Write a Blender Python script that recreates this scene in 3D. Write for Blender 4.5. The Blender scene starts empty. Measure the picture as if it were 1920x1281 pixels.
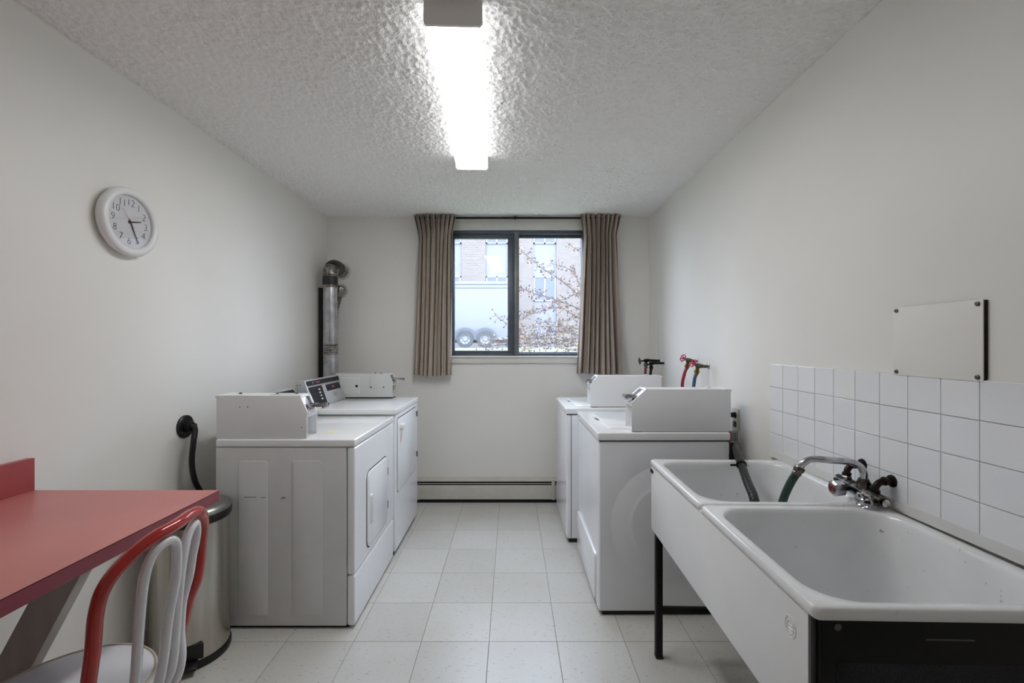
import bpy, bmesh, math, random
from mathutils import Vector, Matrix
random.seed(7)
S = bpy.context.scene
C = S.collection
PI = math.pi

# ------------------------------------------------------------------ camera
cam_d = bpy.data.cameras.new('camera')
cam_d.sensor_width = 36.0
cam_d.lens = 840.0 / 1920.0 * 36.0
cam_d.shift_x = 0.6 / 1920.0
cam_d.shift_y = 5.2 / 1920.0
cam_d.clip_start = 0.02
cam_d.clip_end = 300
cam = bpy.data.objects.new('camera', cam_d)
C.objects.link(cam)
cam.location = (0, 0, 1.345)
cam.rotation_euler = (PI / 2, 0, 0)
S.camera = cam

# ------------------------------------------------------------------ world: pale overcast sky
w = bpy.data.worlds.new('overcast_sky')
S.world = w
w.use_nodes = True
bg = w.node_tree.nodes['Background']
bg.inputs['Color'].default_value = (0.80, 0.865, 1.0, 1)
bg.inputs['Strength'].default_value = 9.0

LAMP = 20.0          # radiance of the lens of the ceiling lamp
S.view_settings.view_transform = 'Standard'
S.view_settings.look = 'None'
S.view_settings.gamma = 1.0
S.view_settings.use_curve_mapping = False
S.view_settings.exposure = 0.45
S.cycles.max_bounces = 14
S.cycles.diffuse_bounces = 8
S.cycles.glossy_bounces = 4
S.cycles.transparent_max_bounces = 16
S.cycles.sample_clamp_indirect = 6.0

# ------------------------------------------------------------------ materials
def lin(c):
    return tuple(((v / 255.0) / 12.92 if v / 255.0 <= 0.04045 else ((v / 255.0 + 0.055) / 1.055) ** 2.4) for v in c) + (1.0,)

def mat(name, rgb, rough=0.5, metal=0.0, var=0.0, vscale=6.0, bump=0.0, bscale=80.0, bdist=0.002,
        spec=0.5, rgb2=None, coat=0.0, stretch=None, trans=0.0):
    m = bpy.data.materials.new(name)
    m.use_nodes = True
    nt = m.node_tree
    b = nt.nodes['Principled BSDF']
    b.inputs['Base Color'].default_value = lin(rgb)
    b.inputs['Roughness'].default_value = rough
    b.inputs['Metallic'].default_value = metal
    b.inputs['Specular IOR Level'].default_value = spec
    b.inputs['Coat Weight'].default_value = coat
    tc = nt.nodes.new('ShaderNodeTexCoord')
    src = tc.outputs['Object']
    if stretch:
        mp = nt.nodes.new('ShaderNodeMapping')
        mp.inputs['Scale'].default_value = stretch
        nt.links.new(src, mp.inputs['Vector'])
        src = mp.outputs['Vector']
    if var > 0 or rgb2:
        n = nt.nodes.new('ShaderNodeTexNoise')
        n.inputs['Scale'].default_value = vscale
        n.inputs['Detail'].default_value = 4
        nt.links.new(src, n.inputs['Vector'])
        r = nt.nodes.new('ShaderNodeValToRGB')
        c2 = rgb2 if rgb2 else tuple(max(0, v * (1 - var)) for v in rgb)
        r.color_ramp.elements[0].position = 0.35
        r.color_ramp.elements[0].color = lin(c2)
        r.color_ramp.elements[1].position = 0.65
        r.color_ramp.elements[1].color = lin(rgb)
        nt.links.new(n.outputs['Fac'], r.inputs['Fac'])
        nt.links.new(r.outputs['Color'], b.inputs['Base Color'])
    if bump > 0:
        n2 = nt.nodes.new('ShaderNodeTexNoise')
        n2.inputs['Scale'].default_value = bscale
        n2.inputs['Detail'].default_value = 3
        nt.links.new(src, n2.inputs['Vector'])
        bp = nt.nodes.new('ShaderNodeBump')
        bp.inputs['Strength'].default_value = bump
        bp.inputs['Distance'].default_value = bdist
        nt.links.new(n2.outputs['Fac'], bp.inputs['Height'])
        nt.links.new(bp.outputs['Normal'], b.inputs['Normal'])
    return m

def glass_mat(name, tint=(240, 245, 250), gloss=0.06, veil=0.0):
    m = bpy.data.materials.new(name)
    m.use_nodes = True
    nt = m.node_tree
    nt.nodes.clear()
    out = nt.nodes.new('ShaderNodeOutputMaterial')
    tr = nt.nodes.new('ShaderNodeBsdfTransparent')
    tr.inputs['Color'].default_value = lin(tint)
    gl = nt.nodes.new('ShaderNodeBsdfGlossy')
    gl.inputs['Roughness'].default_value = 0.03
    mx = nt.nodes.new('ShaderNodeMixShader')
    mx.inputs['Fac'].default_value = gloss
    nt.links.new(tr.outputs[0], mx.inputs[1])
    nt.links.new(gl.outputs[0], mx.inputs[2])
    last = mx
    if veil > 0:
        tl = nt.nodes.new('ShaderNodeBsdfTranslucent')
        tl.inputs['Color'].default_value = (1, 1, 1, 1)
        m2 = nt.nodes.new('ShaderNodeMixShader')
        m2.inputs['Fac'].default_value = veil
        nt.links.new(mx.outputs[0], m2.inputs[1])
        nt.links.new(tl.outputs[0], m2.inputs[2])
        last = m2
    nt.links.new(last.outputs[0], out.inputs['Surface'])
    return m

M = {}
M['wall'] = mat('wall_paint', (236, 234, 229), 0.42, var=0.015, vscale=1.5, bump=0.12, bscale=160, bdist=0.001, spec=0.35)
M['white_trim'] = mat('white_trim_paint', (222, 220, 214), 0.35, var=0.03, vscale=8)
M['enamel'] = mat('white_appliance_enamel', (240, 242, 246), 0.2, var=0.012, vscale=4, spec=0.5, coat=0.15)
M['enamel_d'] = mat('appliance_white_top', (240, 241, 242), 0.17, spec=0.5, coat=0.2)
M['putty'] = mat('putty_coloured_steel', (218, 218, 218), 0.35, var=0.02, vscale=9)
M['coin'] = mat('white_powder_coat', (233, 234, 235), 0.32, bump=0.04, bscale=300, bdist=0.0004)
M['coin_grey'] = mat('pale_grey_powder_coat', (206, 208, 205), 0.38)
M['chrome'] = mat('worn_chrome', (205, 205, 208), 0.16, 1.0, var=0.25, vscale=30)
M['chrome_dirty'] = mat('tarnished_chrome', (130, 126, 122), 0.25, 1.0, rgb2=(40, 36, 34), vscale=45)
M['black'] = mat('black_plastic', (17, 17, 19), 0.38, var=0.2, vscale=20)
M['black_metal'] = mat('black_painted_steel', (9, 9, 10), 0.5, rgb2=(14, 14, 16), vscale=18, spec=0.25)
M['undercoat'] = mat('black_speckled_undercoat', (16, 17, 22), 0.75, rgb2=(38, 40, 50), vscale=260, bump=0.4, bscale=260)
M['dark_gap'] = mat('dark_recess', (14, 14, 14), 0.8)
M['grey_screw'] = mat('dull_screw', (95, 95, 95), 0.4, 0.8)
M['lamp_end'] = mat('lamp_end_grey', (232, 230, 226), 0.5)
M['laminate'] = mat('pink_red_laminate', (204, 126, 120), 0.36, var=0.05, vscale=3, bump=0.03, bscale=400, bdist=0.0003, spec=0.35)
M['laminate_edge'] = mat('laminate_edge_band', (138, 68, 78), 0.38, var=0.04, vscale=4)
M['laminate_back'] = mat('laminate_splash', (168, 76, 78), 0.36, var=0.04, vscale=4)
M['laminate_seam'] = mat('laminate_dark_seam', (40, 20, 22), 0.6)
M['brace'] = mat('painted_brace_wood', (196, 190, 180), 0.55, var=0.12, vscale=12, bump=0.15, bscale=40, stretch=(1, 1, 0.2))
M['red_tube'] = mat('glossy_red_enamel', (178, 30, 22), 0.14, var=0.1, vscale=9, coat=0.6)
M['white_tube'] = mat('glossy_white_enamel', (225, 224, 228), 0.2, var=0.03, vscale=12, coat=0.4)
M['vinyl'] = mat('white_seat_vinyl', (222, 222, 224), 0.36, var=0.04, vscale=8, bump=0.15, bscale=16, bdist=0.004)
M['piping'] = mat('cream_piping', (198, 188, 168), 0.5)
M['steel'] = mat('brushed_stainless', (200, 196, 188), 0.27, 1.0, var=0.1, vscale=30, stretch=(1, 1, 0.05))
M['steel_lid'] = mat('brushed_stainless_lid', (168, 168, 164), 0.3, 1.0)
M['duct'] = mat('galvanised_duct', (205, 205, 208), 0.32, 1.0, rgb2=(165, 165, 170), vscale=14, bump=0.2, bscale=25, bdist=0.003)
M['foil'] = mat('crumpled_foil_tape', (175, 172, 168), 0.3, 1.0, rgb2=(95, 90, 84), vscale=50, bump=0.7, bscale=60, bdist=0.004)
M['dark_tape'] = mat('dark_duct_tape', (48, 48, 50), 0.45, var=0.3, vscale=25, bump=0.4, bscale=50)
M['alu_dark'] = mat('window_frame_blue_grey', (92, 100, 112), 0.4, 0.3, var=0.1, vscale=12)
M['alu'] = mat('window_frame_grey', (122, 124, 128), 0.4, 0.3, var=0.1, vscale=12)
M['glass'] = glass_mat('dusty_window_glass', (240, 244, 248), 0.018, 0.015)
M['clock_glass'] = glass_mat('clock_cover', (250, 250, 250), 0.05)
M['plastic_w'] = mat('white_plastic', (232, 232, 232), 0.3)
M['clock_face'] = mat('clock_paper', (232, 232, 236), 0.6)
M['ink'] = mat('black_ink', (28, 28, 30), 0.6)
M['pink'] = mat('pink_hand', (226, 120, 160), 0.5)
M['porcelain'] = mat('sink_enamel', (232, 233, 234), 0.24, rgb2=(222, 223, 223), vscale=5, coat=0.25)
def add_specks(m, rgb, lo, hi, scale):
    nt = m.node_tree
    b = nt.nodes['Principled BSDF']
    prev = b.inputs['Base Color'].links[0].from_socket
    tc = nt.nodes.new('ShaderNodeTexCoord')
    n = nt.nodes.new('ShaderNodeTexNoise')
    n.inputs['Scale'].default_value = scale
    n.inputs['Detail'].default_value = 5
    nt.links.new(tc.outputs['Object'], n.inputs['Vector'])
    r = nt.nodes.new('ShaderNodeValToRGB')
    r.color_ramp.elements[0].position = lo
    r.color_ramp.elements[0].color = (0, 0, 0, 1)
    r.color_ramp.elements[1].position = hi
    r.color_ramp.elements[1].color = (0.75, 0.75, 0.75, 1)
    nt.links.new(n.outputs['Fac'], r.inputs['Fac'])
    mx = nt.nodes.new('ShaderNodeMixRGB')
    nt.links.new(r.outputs['Color'], mx.inputs['Fac'])
    nt.links.new(prev, mx.inputs[1])
    mx.inputs[2].default_value = lin(rgb)
    nt.links.new(mx.outputs['Color'], b.inputs['Base Color'])
add_specks(M['porcelain'], (120, 112, 98), 0.70, 0.76, 48)
M['apron'] = mat('sink_apron_white', (236, 236, 236), 0.3, var=0.02, vscale=5)
M['grey_edge'] = mat('grey_painted_edge', (72, 75, 82), 0.5)
M['green_hose'] = mat('green_hose', (22, 66, 50), 0.4, rgb2=(14, 44, 34), vscale=30)
M['red_hose'] = mat('red_hose_rubber', (150, 14, 46), 0.42, var=0.08, vscale=25)
M['blue_hose'] = mat('blue_hose_rubber', (50, 84, 112), 0.42, var=0.08, vscale=25)
M['brass'] = mat('aged_brass', (140, 116, 62), 0.32, 1.0, var=0.3, vscale=60)
M['bronze'] = mat('dull_bronze_valve', (110, 105, 88), 0.4, 0.9, rgb2=(62, 58, 50), vscale=60)
M['red_wheel'] = mat('magenta_red_wheel', (176, 22, 70), 0.35)
M['dark_iron'] = mat('dark_iron_pipe', (34, 34, 36), 0.45, 0.6, var=0.3, vscale=40)
M['rust'] = mat('rusty_iron', (50, 36, 30), 0.4, 0.7, rgb2=(16, 15, 15), vscale=60, bump=0.4, bscale=80)
M['plate_beige'] = mat('outlet_plate', (200, 198, 190), 0.4)
M['red_tag'] = mat('red_tag_band', (170, 30, 34), 0.5)
M['tag'] = mat('paper_tag', (205, 205, 205), 0.6)
M['cable_w'] = mat('white_cable', (225, 226, 228), 0.5)
M['silver'] = mat('control_panel_silver', (182, 184, 184), 0.4, 0.2)
M['panel_dark'] = mat('control_panel_black', (34, 34, 38), 0.6, spec=0.2)
M['red_print'] = mat('red_print', (178, 60, 72), 0.5)
M['grey_print'] = mat('grey_print', (120, 122, 124), 0.5)
M['button'] = mat('button_white', (214, 214, 214), 0.4)
M['sticker'] = mat('pale_sticker', (222, 190, 184), 0.6)
M['yellow_note'] = mat('pale_yellow_paper', (226, 220, 180), 0.6)
M['tile'] = mat('white_wall_tile', (240, 241, 243), 0.13, var=0.008, vscale=3, coat=0.3)
M['tile_b'] = mat('white_wall_tile_cool', (237, 239, 242), 0.14, var=0.008, vscale=3, coat=0.3)
M['grout'] = mat('wall_tile_grout', (206, 206, 204), 0.8)
M['heater'] = mat('heater_cream_enamel', (208, 205, 196), 0.4, var=0.04, vscale=10)
# outdoors
M['grass'] = mat('lawn_green', (72, 90, 52), 0.9, rgb2=(100, 98, 66), vscale=3)
M['asphalt'] = mat('pale_asphalt', (110, 110, 110), 0.9, var=0.1, vscale=2)
M['facade_panel'] = mat('pale_bay_panel', (108, 109, 115), 0.6, var=0.04, vscale=2)
M['facade_frame'] = mat('white_window_frame', (126, 128, 134), 0.5)
M['facade_glass'] = mat('far_window_glass', (70, 78, 90), 0.15)
M['trailer_w'] = mat('trailer_white', (102, 104, 109), 0.4)
M['tyre'] = mat('tyre_rubber', (52, 54, 58), 0.8)
M['fender'] = mat('fender_grey', (66, 70, 78), 0.6)
M['rim'] = mat('wheel_rim', (112, 114, 120), 0.4, 0.3)
M['bark'] = mat('shrub_bark', (62, 54, 54), 0.85, var=0.3, vscale=30)
M['leaf_a'] = mat('autumn_leaf_red', (168, 98, 92), 0.7, rgb2=(140, 118, 84), vscale=6)
M['leaf_b'] = mat('autumn_leaf_tan', (176, 150, 96), 0.7, rgb2=(150, 128, 92), vscale=6)
M['berry'] = mat('dark_berry', (40, 28, 42), 0.5)

def fleck_floor(name, rgb, off):
    m = mat(name, rgb, 0.3, spec=0.45)
    nt = m.node_tree
    b = nt.nodes['Principled BSDF']
    geo = nt.nodes.new('ShaderNodeNewGeometry')
    mp = nt.nodes.new('ShaderNodeMapping')
    mp.inputs['Location'].default_value = off
    mp.inputs['Rotation'].default_value = (0, 0, off[0])
    mp.inputs['Scale'].default_value = (1, 2.4, 1)
    nt.links.new(geo.outputs['Position'], mp.inputs['Vector'])
    n = nt.nodes.new('ShaderNodeTexNoise')
    n.inputs['Scale'].default_value = 38
    n.inputs['Detail'].default_value = 3
    n.inputs['Roughness'].default_value = 0.75
    nt.links.new(mp.outputs['Vector'], n.inputs['Vector'])
    r = nt.nodes.new('ShaderNodeValToRGB')
    r.color_ramp.elements[0].position = 0.30
    r.color_ramp.elements[0].color = lin(tuple(v * 0.74 for v in rgb))
    r.color_ramp.elements[1].position = 0.40
    r.color_ramp.elements[1].color = lin(rgb)
    nt.links.new(n.outputs['Fac'], r.inputs['Fac'])
    n2 = nt.nodes.new('ShaderNodeTexNoise')
    n2.inputs['Scale'].default_value = 2.2
    nt.links.new(geo.outputs['Position'], n2.inputs['Vector'])
    mx = nt.nodes.new('ShaderNodeMixRGB')
    mx.blend_type = 'MULTIPLY'
    r2 = nt.nodes.new('ShaderNodeValToRGB')
    r2.color_ramp.elements[0].color = (0.93, 0.92, 0.89, 1)
    r2.color_ramp.elements[0].position = 0.3
    r2.color_ramp.elements[1].color = (1, 1, 1, 1)
    r2.color_ramp.elements[1].position = 0.7
    nt.links.new(n2.outputs['Fac'], r2.inputs['Fac'])
    mx.inputs['Fac'].default_value = 1
    nt.links.new(r.outputs['Color'], mx.inputs[1])
    nt.links.new(r2.outputs['Color'], mx.inputs[2])
    nt.links.new(mx.outputs['Color'], b.inputs['Base Color'])
    return m
M['floor'] = [fleck_floor('vinyl_floor_tile_%s' % s, c, o) for s, c, o in
              (('a', (208, 207, 203), (0.3, 0, 0)), ('b', (205, 204, 200), (1.8, 3, 0)), ('c', (211, 210, 206), (1.1, 7, 0)))]
M['floor_joint'] = mat('floor_joint_dirt', (96, 92, 84), 0.9, var=0.3, vscale=8)

def popcorn():
    m = mat('popcorn_ceiling', (247, 246, 244), 0.95, spec=0.1)
    nt = m.node_tree
    b = nt.nodes['Principled BSDF']
    geo = nt.nodes.new('ShaderNodeNewGeometry')
    n = nt.nodes.new('ShaderNodeTexNoise')
    n.inputs['Scale'].default_value = 130
    n.inputs['Detail'].default_value = 2.5
    n.inputs['Roughness'].default_value = 0.6
    nt.links.new(geo.outputs['Position'], n.inputs['Vector'])
    v = nt.nodes.new('ShaderNodeTexVoronoi')
    v.inputs['Scale'].default_value = 150
    nt.links.new(geo.outputs['Position'], v.inputs['Vector'])
    a = nt.nodes.new('ShaderNodeMath')
    a.operation = 'MULTIPLY_ADD'
    a.inputs[1].default_value = -0.45
    nt.links.new(v.outputs['Distance'], a.inputs[0])
    nt.links.new(n.outputs['Fac'], a.inputs[2])
    bp = nt.nodes.new('ShaderNodeBump')
    bp.inputs['Strength'].default_value = 0.6
    bp.inputs['Distance'].default_value = 0.008
    nt.links.new(a.outputs[0], bp.inputs['Height'])
    nt.links.new(bp.outputs['Normal'], b.inputs['Normal'])
    return m
M['ceiling'] = popcorn()

def brick_mat():
    m = mat('pale_buff_brick', (180, 172, 160), 0.9)
    nt = m.node_tree
    b = nt.nodes['Principled BSDF']
    tc = nt.nodes.new('ShaderNodeTexCoord')
    sx = nt.nodes.new('ShaderNodeSeparateXYZ')
    cx = nt.nodes.new('ShaderNodeCombineXYZ')
    nt.links.new(tc.outputs['Object'], sx.inputs[0])
    nt.links.new(sx.outputs['X'], cx.inputs['X'])
    nt.links.new(sx.outputs['Z'], cx.inputs['Y'])
    br = nt.nodes.new('ShaderNodeTexBrick')
    br.inputs['Scale'].default_value = 1.0
    br.inputs['Brick Width'].default_value = 0.3
    br.inputs['Row Height'].default_value = 0.1
    br.inputs['Mortar Size'].default_value = 0.012
    br.inputs['Color1'].default_value = lin((104, 95, 88))
    br.inputs['Color2'].default_value = lin((94, 86, 80))
    br.inputs['Mortar'].default_value = lin((120, 117, 114))
    nt.links.new(cx.outputs[0], br.inputs['Vector'])
    nt.links.new(br.outputs['Color'], b.inputs['Base Color'])
    return m
M['brick'] = brick_mat()

def curtain_mat():
    m = mat('striped_curtain_weave', (140, 128, 120), 0.9, spec=0.1)
    nt = m.node_tree
    b = nt.nodes['Principled BSDF']
    uv = nt.nodes.new('ShaderNodeUVMap')
    sx = nt.nodes.new('ShaderNodeSeparateXYZ')
    nt.links.new(uv.outputs['UV'], sx.inputs[0])
    mul = nt.nodes.new('ShaderNodeMath')
    mul.operation = 'MULTIPLY'
    mul.inputs[1].default_value = 1.0
    nt.links.new(sx.outputs['X'], mul.inputs[0])
    n = nt.nodes.new('ShaderNodeTexNoise')
    n.noise_dimensions = '1D'
    n.inputs['Scale'].default_value = 60
    n.inputs['Detail'].default_value = 4
    n.inputs['Roughness'].default_value = 0.7
    nt.links.new(mul.outputs[0], n.inputs['W'])
    r = nt.nodes.new('ShaderNodeValToRGB')
    e = r.color_ramp.elements
    e[0].position = 0.25
    e[0].color = lin((116, 100, 100))
    e[1].position = 0.8
    e[1].color = lin((224, 214, 202))
    for p, c in ((0.40, (160, 144, 138)), (0.5, (196, 184, 170)), (0.6, (182, 168, 158))):
        x = e.new(p)
        x.color = lin(c)
    nt.links.new(n.outputs['Fac'], r.inputs['Fac'])
    # fine weave
    mp = nt.nodes.new('ShaderNodeMapping')
    mp.inputs['Scale'].default_value = (500, 260, 1)
    nt.links.new(uv.outputs['UV'], mp.inputs['Vector'])
    n2 = nt.nodes.new('ShaderNodeTexNoise')
    n2.inputs['Scale'].default_value = 1.0
    nt.links.new(mp.outputs['Vector'], n2.inputs['Vector'])
    mx = nt.nodes.new('ShaderNodeMixRGB')
    mx.blend_type = 'OVERLAY'
    mx.inputs['Fac'].default_value = 0.35
    nt.links.new(r.outputs['Color'], mx.inputs[1])
    nt.links.new(n2.outputs['Fac'], mx.inputs[2])
    nt.links.new(mx.outputs['Color'], b.inputs['Base Color'])
    # cloth lets some light through
    tl = nt.nodes.new('ShaderNodeBsdfTranslucent')
    nt.links.new(mx.outputs['Color'], tl.inputs['Color'])
    ms = nt.nodes.new('ShaderNodeMixShader')
    ms.inputs['Fac'].default_value = 0.18
    out = [x for x in nt.nodes if x.type == 'OUTPUT_MATERIAL'][0]
    nt.links.new(b.outputs[0], ms.inputs[1])
    nt.links.new(tl.outputs[0], ms.inputs[2])
    nt.links.new(ms.outputs[0], out.inputs['Surface'])
    return m
M['curtain'] = curtain_mat()

def lens_mat(name, strength):
    m = bpy.data.materials.new(name)
    m.use_nodes = True
    nt = m.node_tree
    nt.nodes.clear()
    out = nt.nodes.new('ShaderNodeOutputMaterial')
    em = nt.nodes.new('ShaderNodeEmission')
    em.inputs['Color'].default_value = (0.985, 0.99, 1.0, 1)
    em.inputs['Strength'].default_value = strength
    nt.links.new(em.outputs[0], out.inputs['Surface'])
    return m
M['lens'] = lens_mat('prismatic_lamp_lens', LAMP)
M['lens_side'] = lens_mat('prismatic_lamp_lens_side', LAMP * 0.12)

# ------------------------------------------------------------------ mesh helpers (world coordinates in metres)
ORI = {}

def V(*a):
    return Vector(a)

class MB:
    def __init__(s):
        s.v, s.f, s.uv = [], [], None
    def add(s, vs, fs):
        o = len(s.v)
        s.v += [Vector(p) for p in vs]
        s.f += [tuple(i + o for i in f) for f in fs]
        return s
    def box(s, x0, x1, y0, y1, z0, z1, bev=0.0, seg=2):
        x0, x1 = min(x0, x1), max(x0, x1)
        y0, y1 = min(y0, y1), max(y0, y1)
        z0, z1 = min(z0, z1), max(z0, z1)
        bm = bmesh.new()
        bmesh.ops.create_cube(bm, size=1)
        for v in bm.verts:
            v.co = Vector(((x0 + x1) / 2 + v.co.x * (x1 - x0), (y0 + y1) / 2 + v.co.y * (y1 - y0), (z0 + z1) / 2 + v.co.z * (z1 - z0)))
        if bev > 0:
            bev = min(bev, 0.45 * min(x1 - x0, y1 - y0, z1 - z0))
            bmesh.ops.bevel(bm, geom=list(bm.edges), offset=bev, segments=seg, profile=0.6, affect='EDGES')
        s._bm(bm)
        return s
    def _bm(s, bm):
        bm.verts.ensure_lookup_table()
        bm.verts.index_update()
        s.add([v.co.copy() for v in bm.verts], [tuple(v.index for v in f.verts) for f in bm.faces])
        bm.free()
    def prism(s, pts, vec, bev=0.0, seg=2):
        vec = Vector(vec)
        n = len(pts)
        bm = bmesh.new()
        a = [bm.verts.new(Vector(p)) for p in pts]
        b = [bm.verts.new(Vector(p) + vec) for p in pts]
        bm.faces.new(a)
        bm.faces.new(list(reversed(b)))
        for i in range(n):
            j = (i + 1) % n
            bm.faces.new((a[j], a[i], b[i], b[j]))
        bmesh.ops.recalc_face_normals(bm, faces=list(bm.faces))
        if bev > 0:
            bmesh.ops.bevel(bm, geom=list(bm.edges), offset=bev, segments=seg, profile=0.6, affect='EDGES')
        s._bm(bm)
        return s
    def tube(s, path, r, n=10, cap=True, closed=False):
        path = [Vector(p) for p in path]
        m = len(path)
        rs = r if isinstance(r, (list, tuple)) else [r] * m
        tang = []
        for i in range(m):
            if closed:
                t = path[(i + 1) % m] - path[i - 1]
            else:
                t = path[min(i + 1, m - 1)] - path[max(i - 1, 0)]
            tang.append(t.normalized())
        up = Vector((0, 0, 1)) if abs(tang[0].z) < 0.9 else Vector((1, 0, 0))
        nrm = (up - tang[0] * up.dot(tang[0])).normalized()
        vs, fs = [], []
        for i in range(m):
            nrm = (nrm - tang[i] * nrm.dot(tang[i])).normalized()
            bn = tang[i].cross(nrm)
            for k in range(n):
                a = 2 * PI * k / n
                vs.append(path[i] + (nrm * math.cos(a) + bn * math.sin(a)) * rs[i])
        for i in range(m if closed else m - 1):
            i2 = (i + 1) % m
            for k in range(n):
                k2 = (k + 1) % n
                fs.append((i * n + k, i * n + k2, i2 * n + k2, i2 * n + k))
        if cap and not closed:
            fs.append(tuple(reversed(range(n))))
            fs.append(tuple((m - 1) * n + k for k in range(n)))
        return s.add(vs, fs)
    def lathe(s, prof, center, axis=(0, 0, 1), n=32, closed=False):
        """prof: (radius, height along axis)"""
        ax = Vector(axis).normalized()
        up = Vector((0, 0, 1)) if abs(ax.z) < 0.9 else Vector((1, 0, 0))
        u = (up - ax * up.dot(ax)).normalized()
        w_ = ax.cross(u)
        c = Vector(center)
        vs, fs, rings = [], [], []
        for r, h in prof:
            if r < 1e-6:
                rings.append([len(vs)])
                vs.append(c + ax * h)
            else:
                rings.append(list(range(len(vs), len(vs) + n)))
                for k in range(n):
                    a = 2 * PI * k / n
                    vs.append(c + ax * h + (u * math.cos(a) + w_ * math.sin(a)) * r)
        L = len(rings)
        for i in range(L if closed else L - 1):
            A, B = rings[i], rings[(i + 1) % L]
            for k in range(n):
                k2 = (k + 1) % n
                if len(A) == 1 and len(B) == 1:
                    continue
                if len(A) == 1:
                    fs.append((A[0], B[k2], B[k]))
                elif len(B) == 1:
                    fs.append((A[k], A[k2], B[0]))
                else:
                    fs.append((A[k], A[k2], B[k2], B[k]))
        return s.add(vs, fs)
    def plate(s, o, U, Vv, w_, h, r, t, bev=0.002, nseg=5):
        """rounded plate centred at o, on the plane U,V, raised along U x V"""
        o, U, Vv = Vector(o), Vector(U).normalized(), Vector(Vv).normalized()
        N = U.cross(Vv)
        def loop(ins, hgt):
            hw, hh = w_ / 2 - ins, h / 2 - ins
            rr = max(0.0005, r - ins)
            pts = []
            for cx, cy, a0 in ((hw - rr, hh - rr, 0), (-hw + rr, hh - rr, 90), (-hw + rr, -hh + rr, 180), (hw - rr, -hh + rr, 270)):
                for k in range(nseg + 1):
                    a = math.radians(a0 + 90 * k / nseg)
                    pts.append(o + U * (cx + rr * math.cos(a)) + Vv * (cy + rr * math.sin(a)) + N * hgt)
            return pts
        loops = [loop(0, 0), loop(0, t - bev), loop(bev * 0.3, t - bev * 0.3), loop(bev, t)]
        return s.loft(loops, cap0=True, cap1=True)
    def loft(s, loops, cap0=False, cap1=False):
        n = len(loops[0])
        vs, fs = [], []
        for lp in loops:
            vs += lp
        for i in range(len(loops) - 1):
            for k in range(n):
                k2 = (k + 1) % n
                fs.append((i * n + k, i * n + k2, (i + 1) * n + k2, (i + 1) * n + k))
        if cap0:
            fs.append(tuple(reversed(range(n))))
        if cap1:
            fs.append(tuple((len(loops) - 1) * n + k for k in range(n)))
        return s.add(vs, fs)
    def build(s, name, m, parent=None, angle=35, fix=True, origin=None):
        if parent is not None:
            o = ORI[parent.name]
        elif origin is not None:
            o = Vector(origin)
        else:
            xs = [p.x for p in s.v]; ys = [p.y for p in s.v]; zs = [p.z for p in s.v]
            o = Vector(((min(xs) + max(xs)) / 2, (min(ys) + max(ys)) / 2, min(zs)))
        me = bpy.data.meshes.new(name)
        me.from_pydata([tuple(p - o) for p in s.v], [], s.f)
        if fix:
            bm = bmesh.new()
            bm.from_mesh(me)
            bmesh.ops.recalc_face_normals(bm, faces=list(bm.faces))
            bm.to_mesh(me)
            bm.free()
        mm = M[m] if isinstance(m, str) else m
        me.materials.append(mm)
        me.shade_smooth()
        me.set_sharp_from_angle(angle=math.radians(angle))
        ob = bpy.data.objects.new(name, me)
        C.objects.link(ob)
        if parent is not None:
            ob.parent = parent
        else:
            ob.location = o
        ORI[ob.name] = o
        return ob

def tag(o, label=None, cat=None, group=None, kind=None):
    if label: o['label'] = label
    if cat: o['category'] = cat
    if group: o['group'] = group
    if kind: o['kind'] = kind
    return o

def empty(name, loc, label, cat, group=None):
    o = bpy.data.objects.new(name, None)
    o.empty_display_size = 0.1
    o.location = loc
    C.objects.link(o)
    ORI[o.name] = Vector(loc)
    tag(o, label, cat, group)
    return o

def struct(o, label=None):
    o['kind'] = 'structure'
    if label: o['label'] = label
    return o

def spline(pts, k=8):
    pts = [Vector(p) for p in pts]
    P = [pts[0] * 2 - pts[1]] + pts + [pts[-1] * 2 - pts[-2]]
    out = []
    for i in range(1, len(P) - 2):
        a, b, c, d = P[i - 1], P[i], P[i + 1], P[i + 2]
        for j in range(k):
            t = j / k
            out.append(0.5 * ((2 * b) + (c - a) * t + (2 * a - 5 * b + 4 * c - d) * t * t + (3 * b - a - 3 * c + d) * t ** 3))
    out.append(pts[-1].copy())
    return out

def copy_tree(o, parent=None):
    c = o.copy()
    C.objects.link(c)
    c.parent = parent
    for ch in list(o.children):
        copy_tree(ch, c)
    return c

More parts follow.
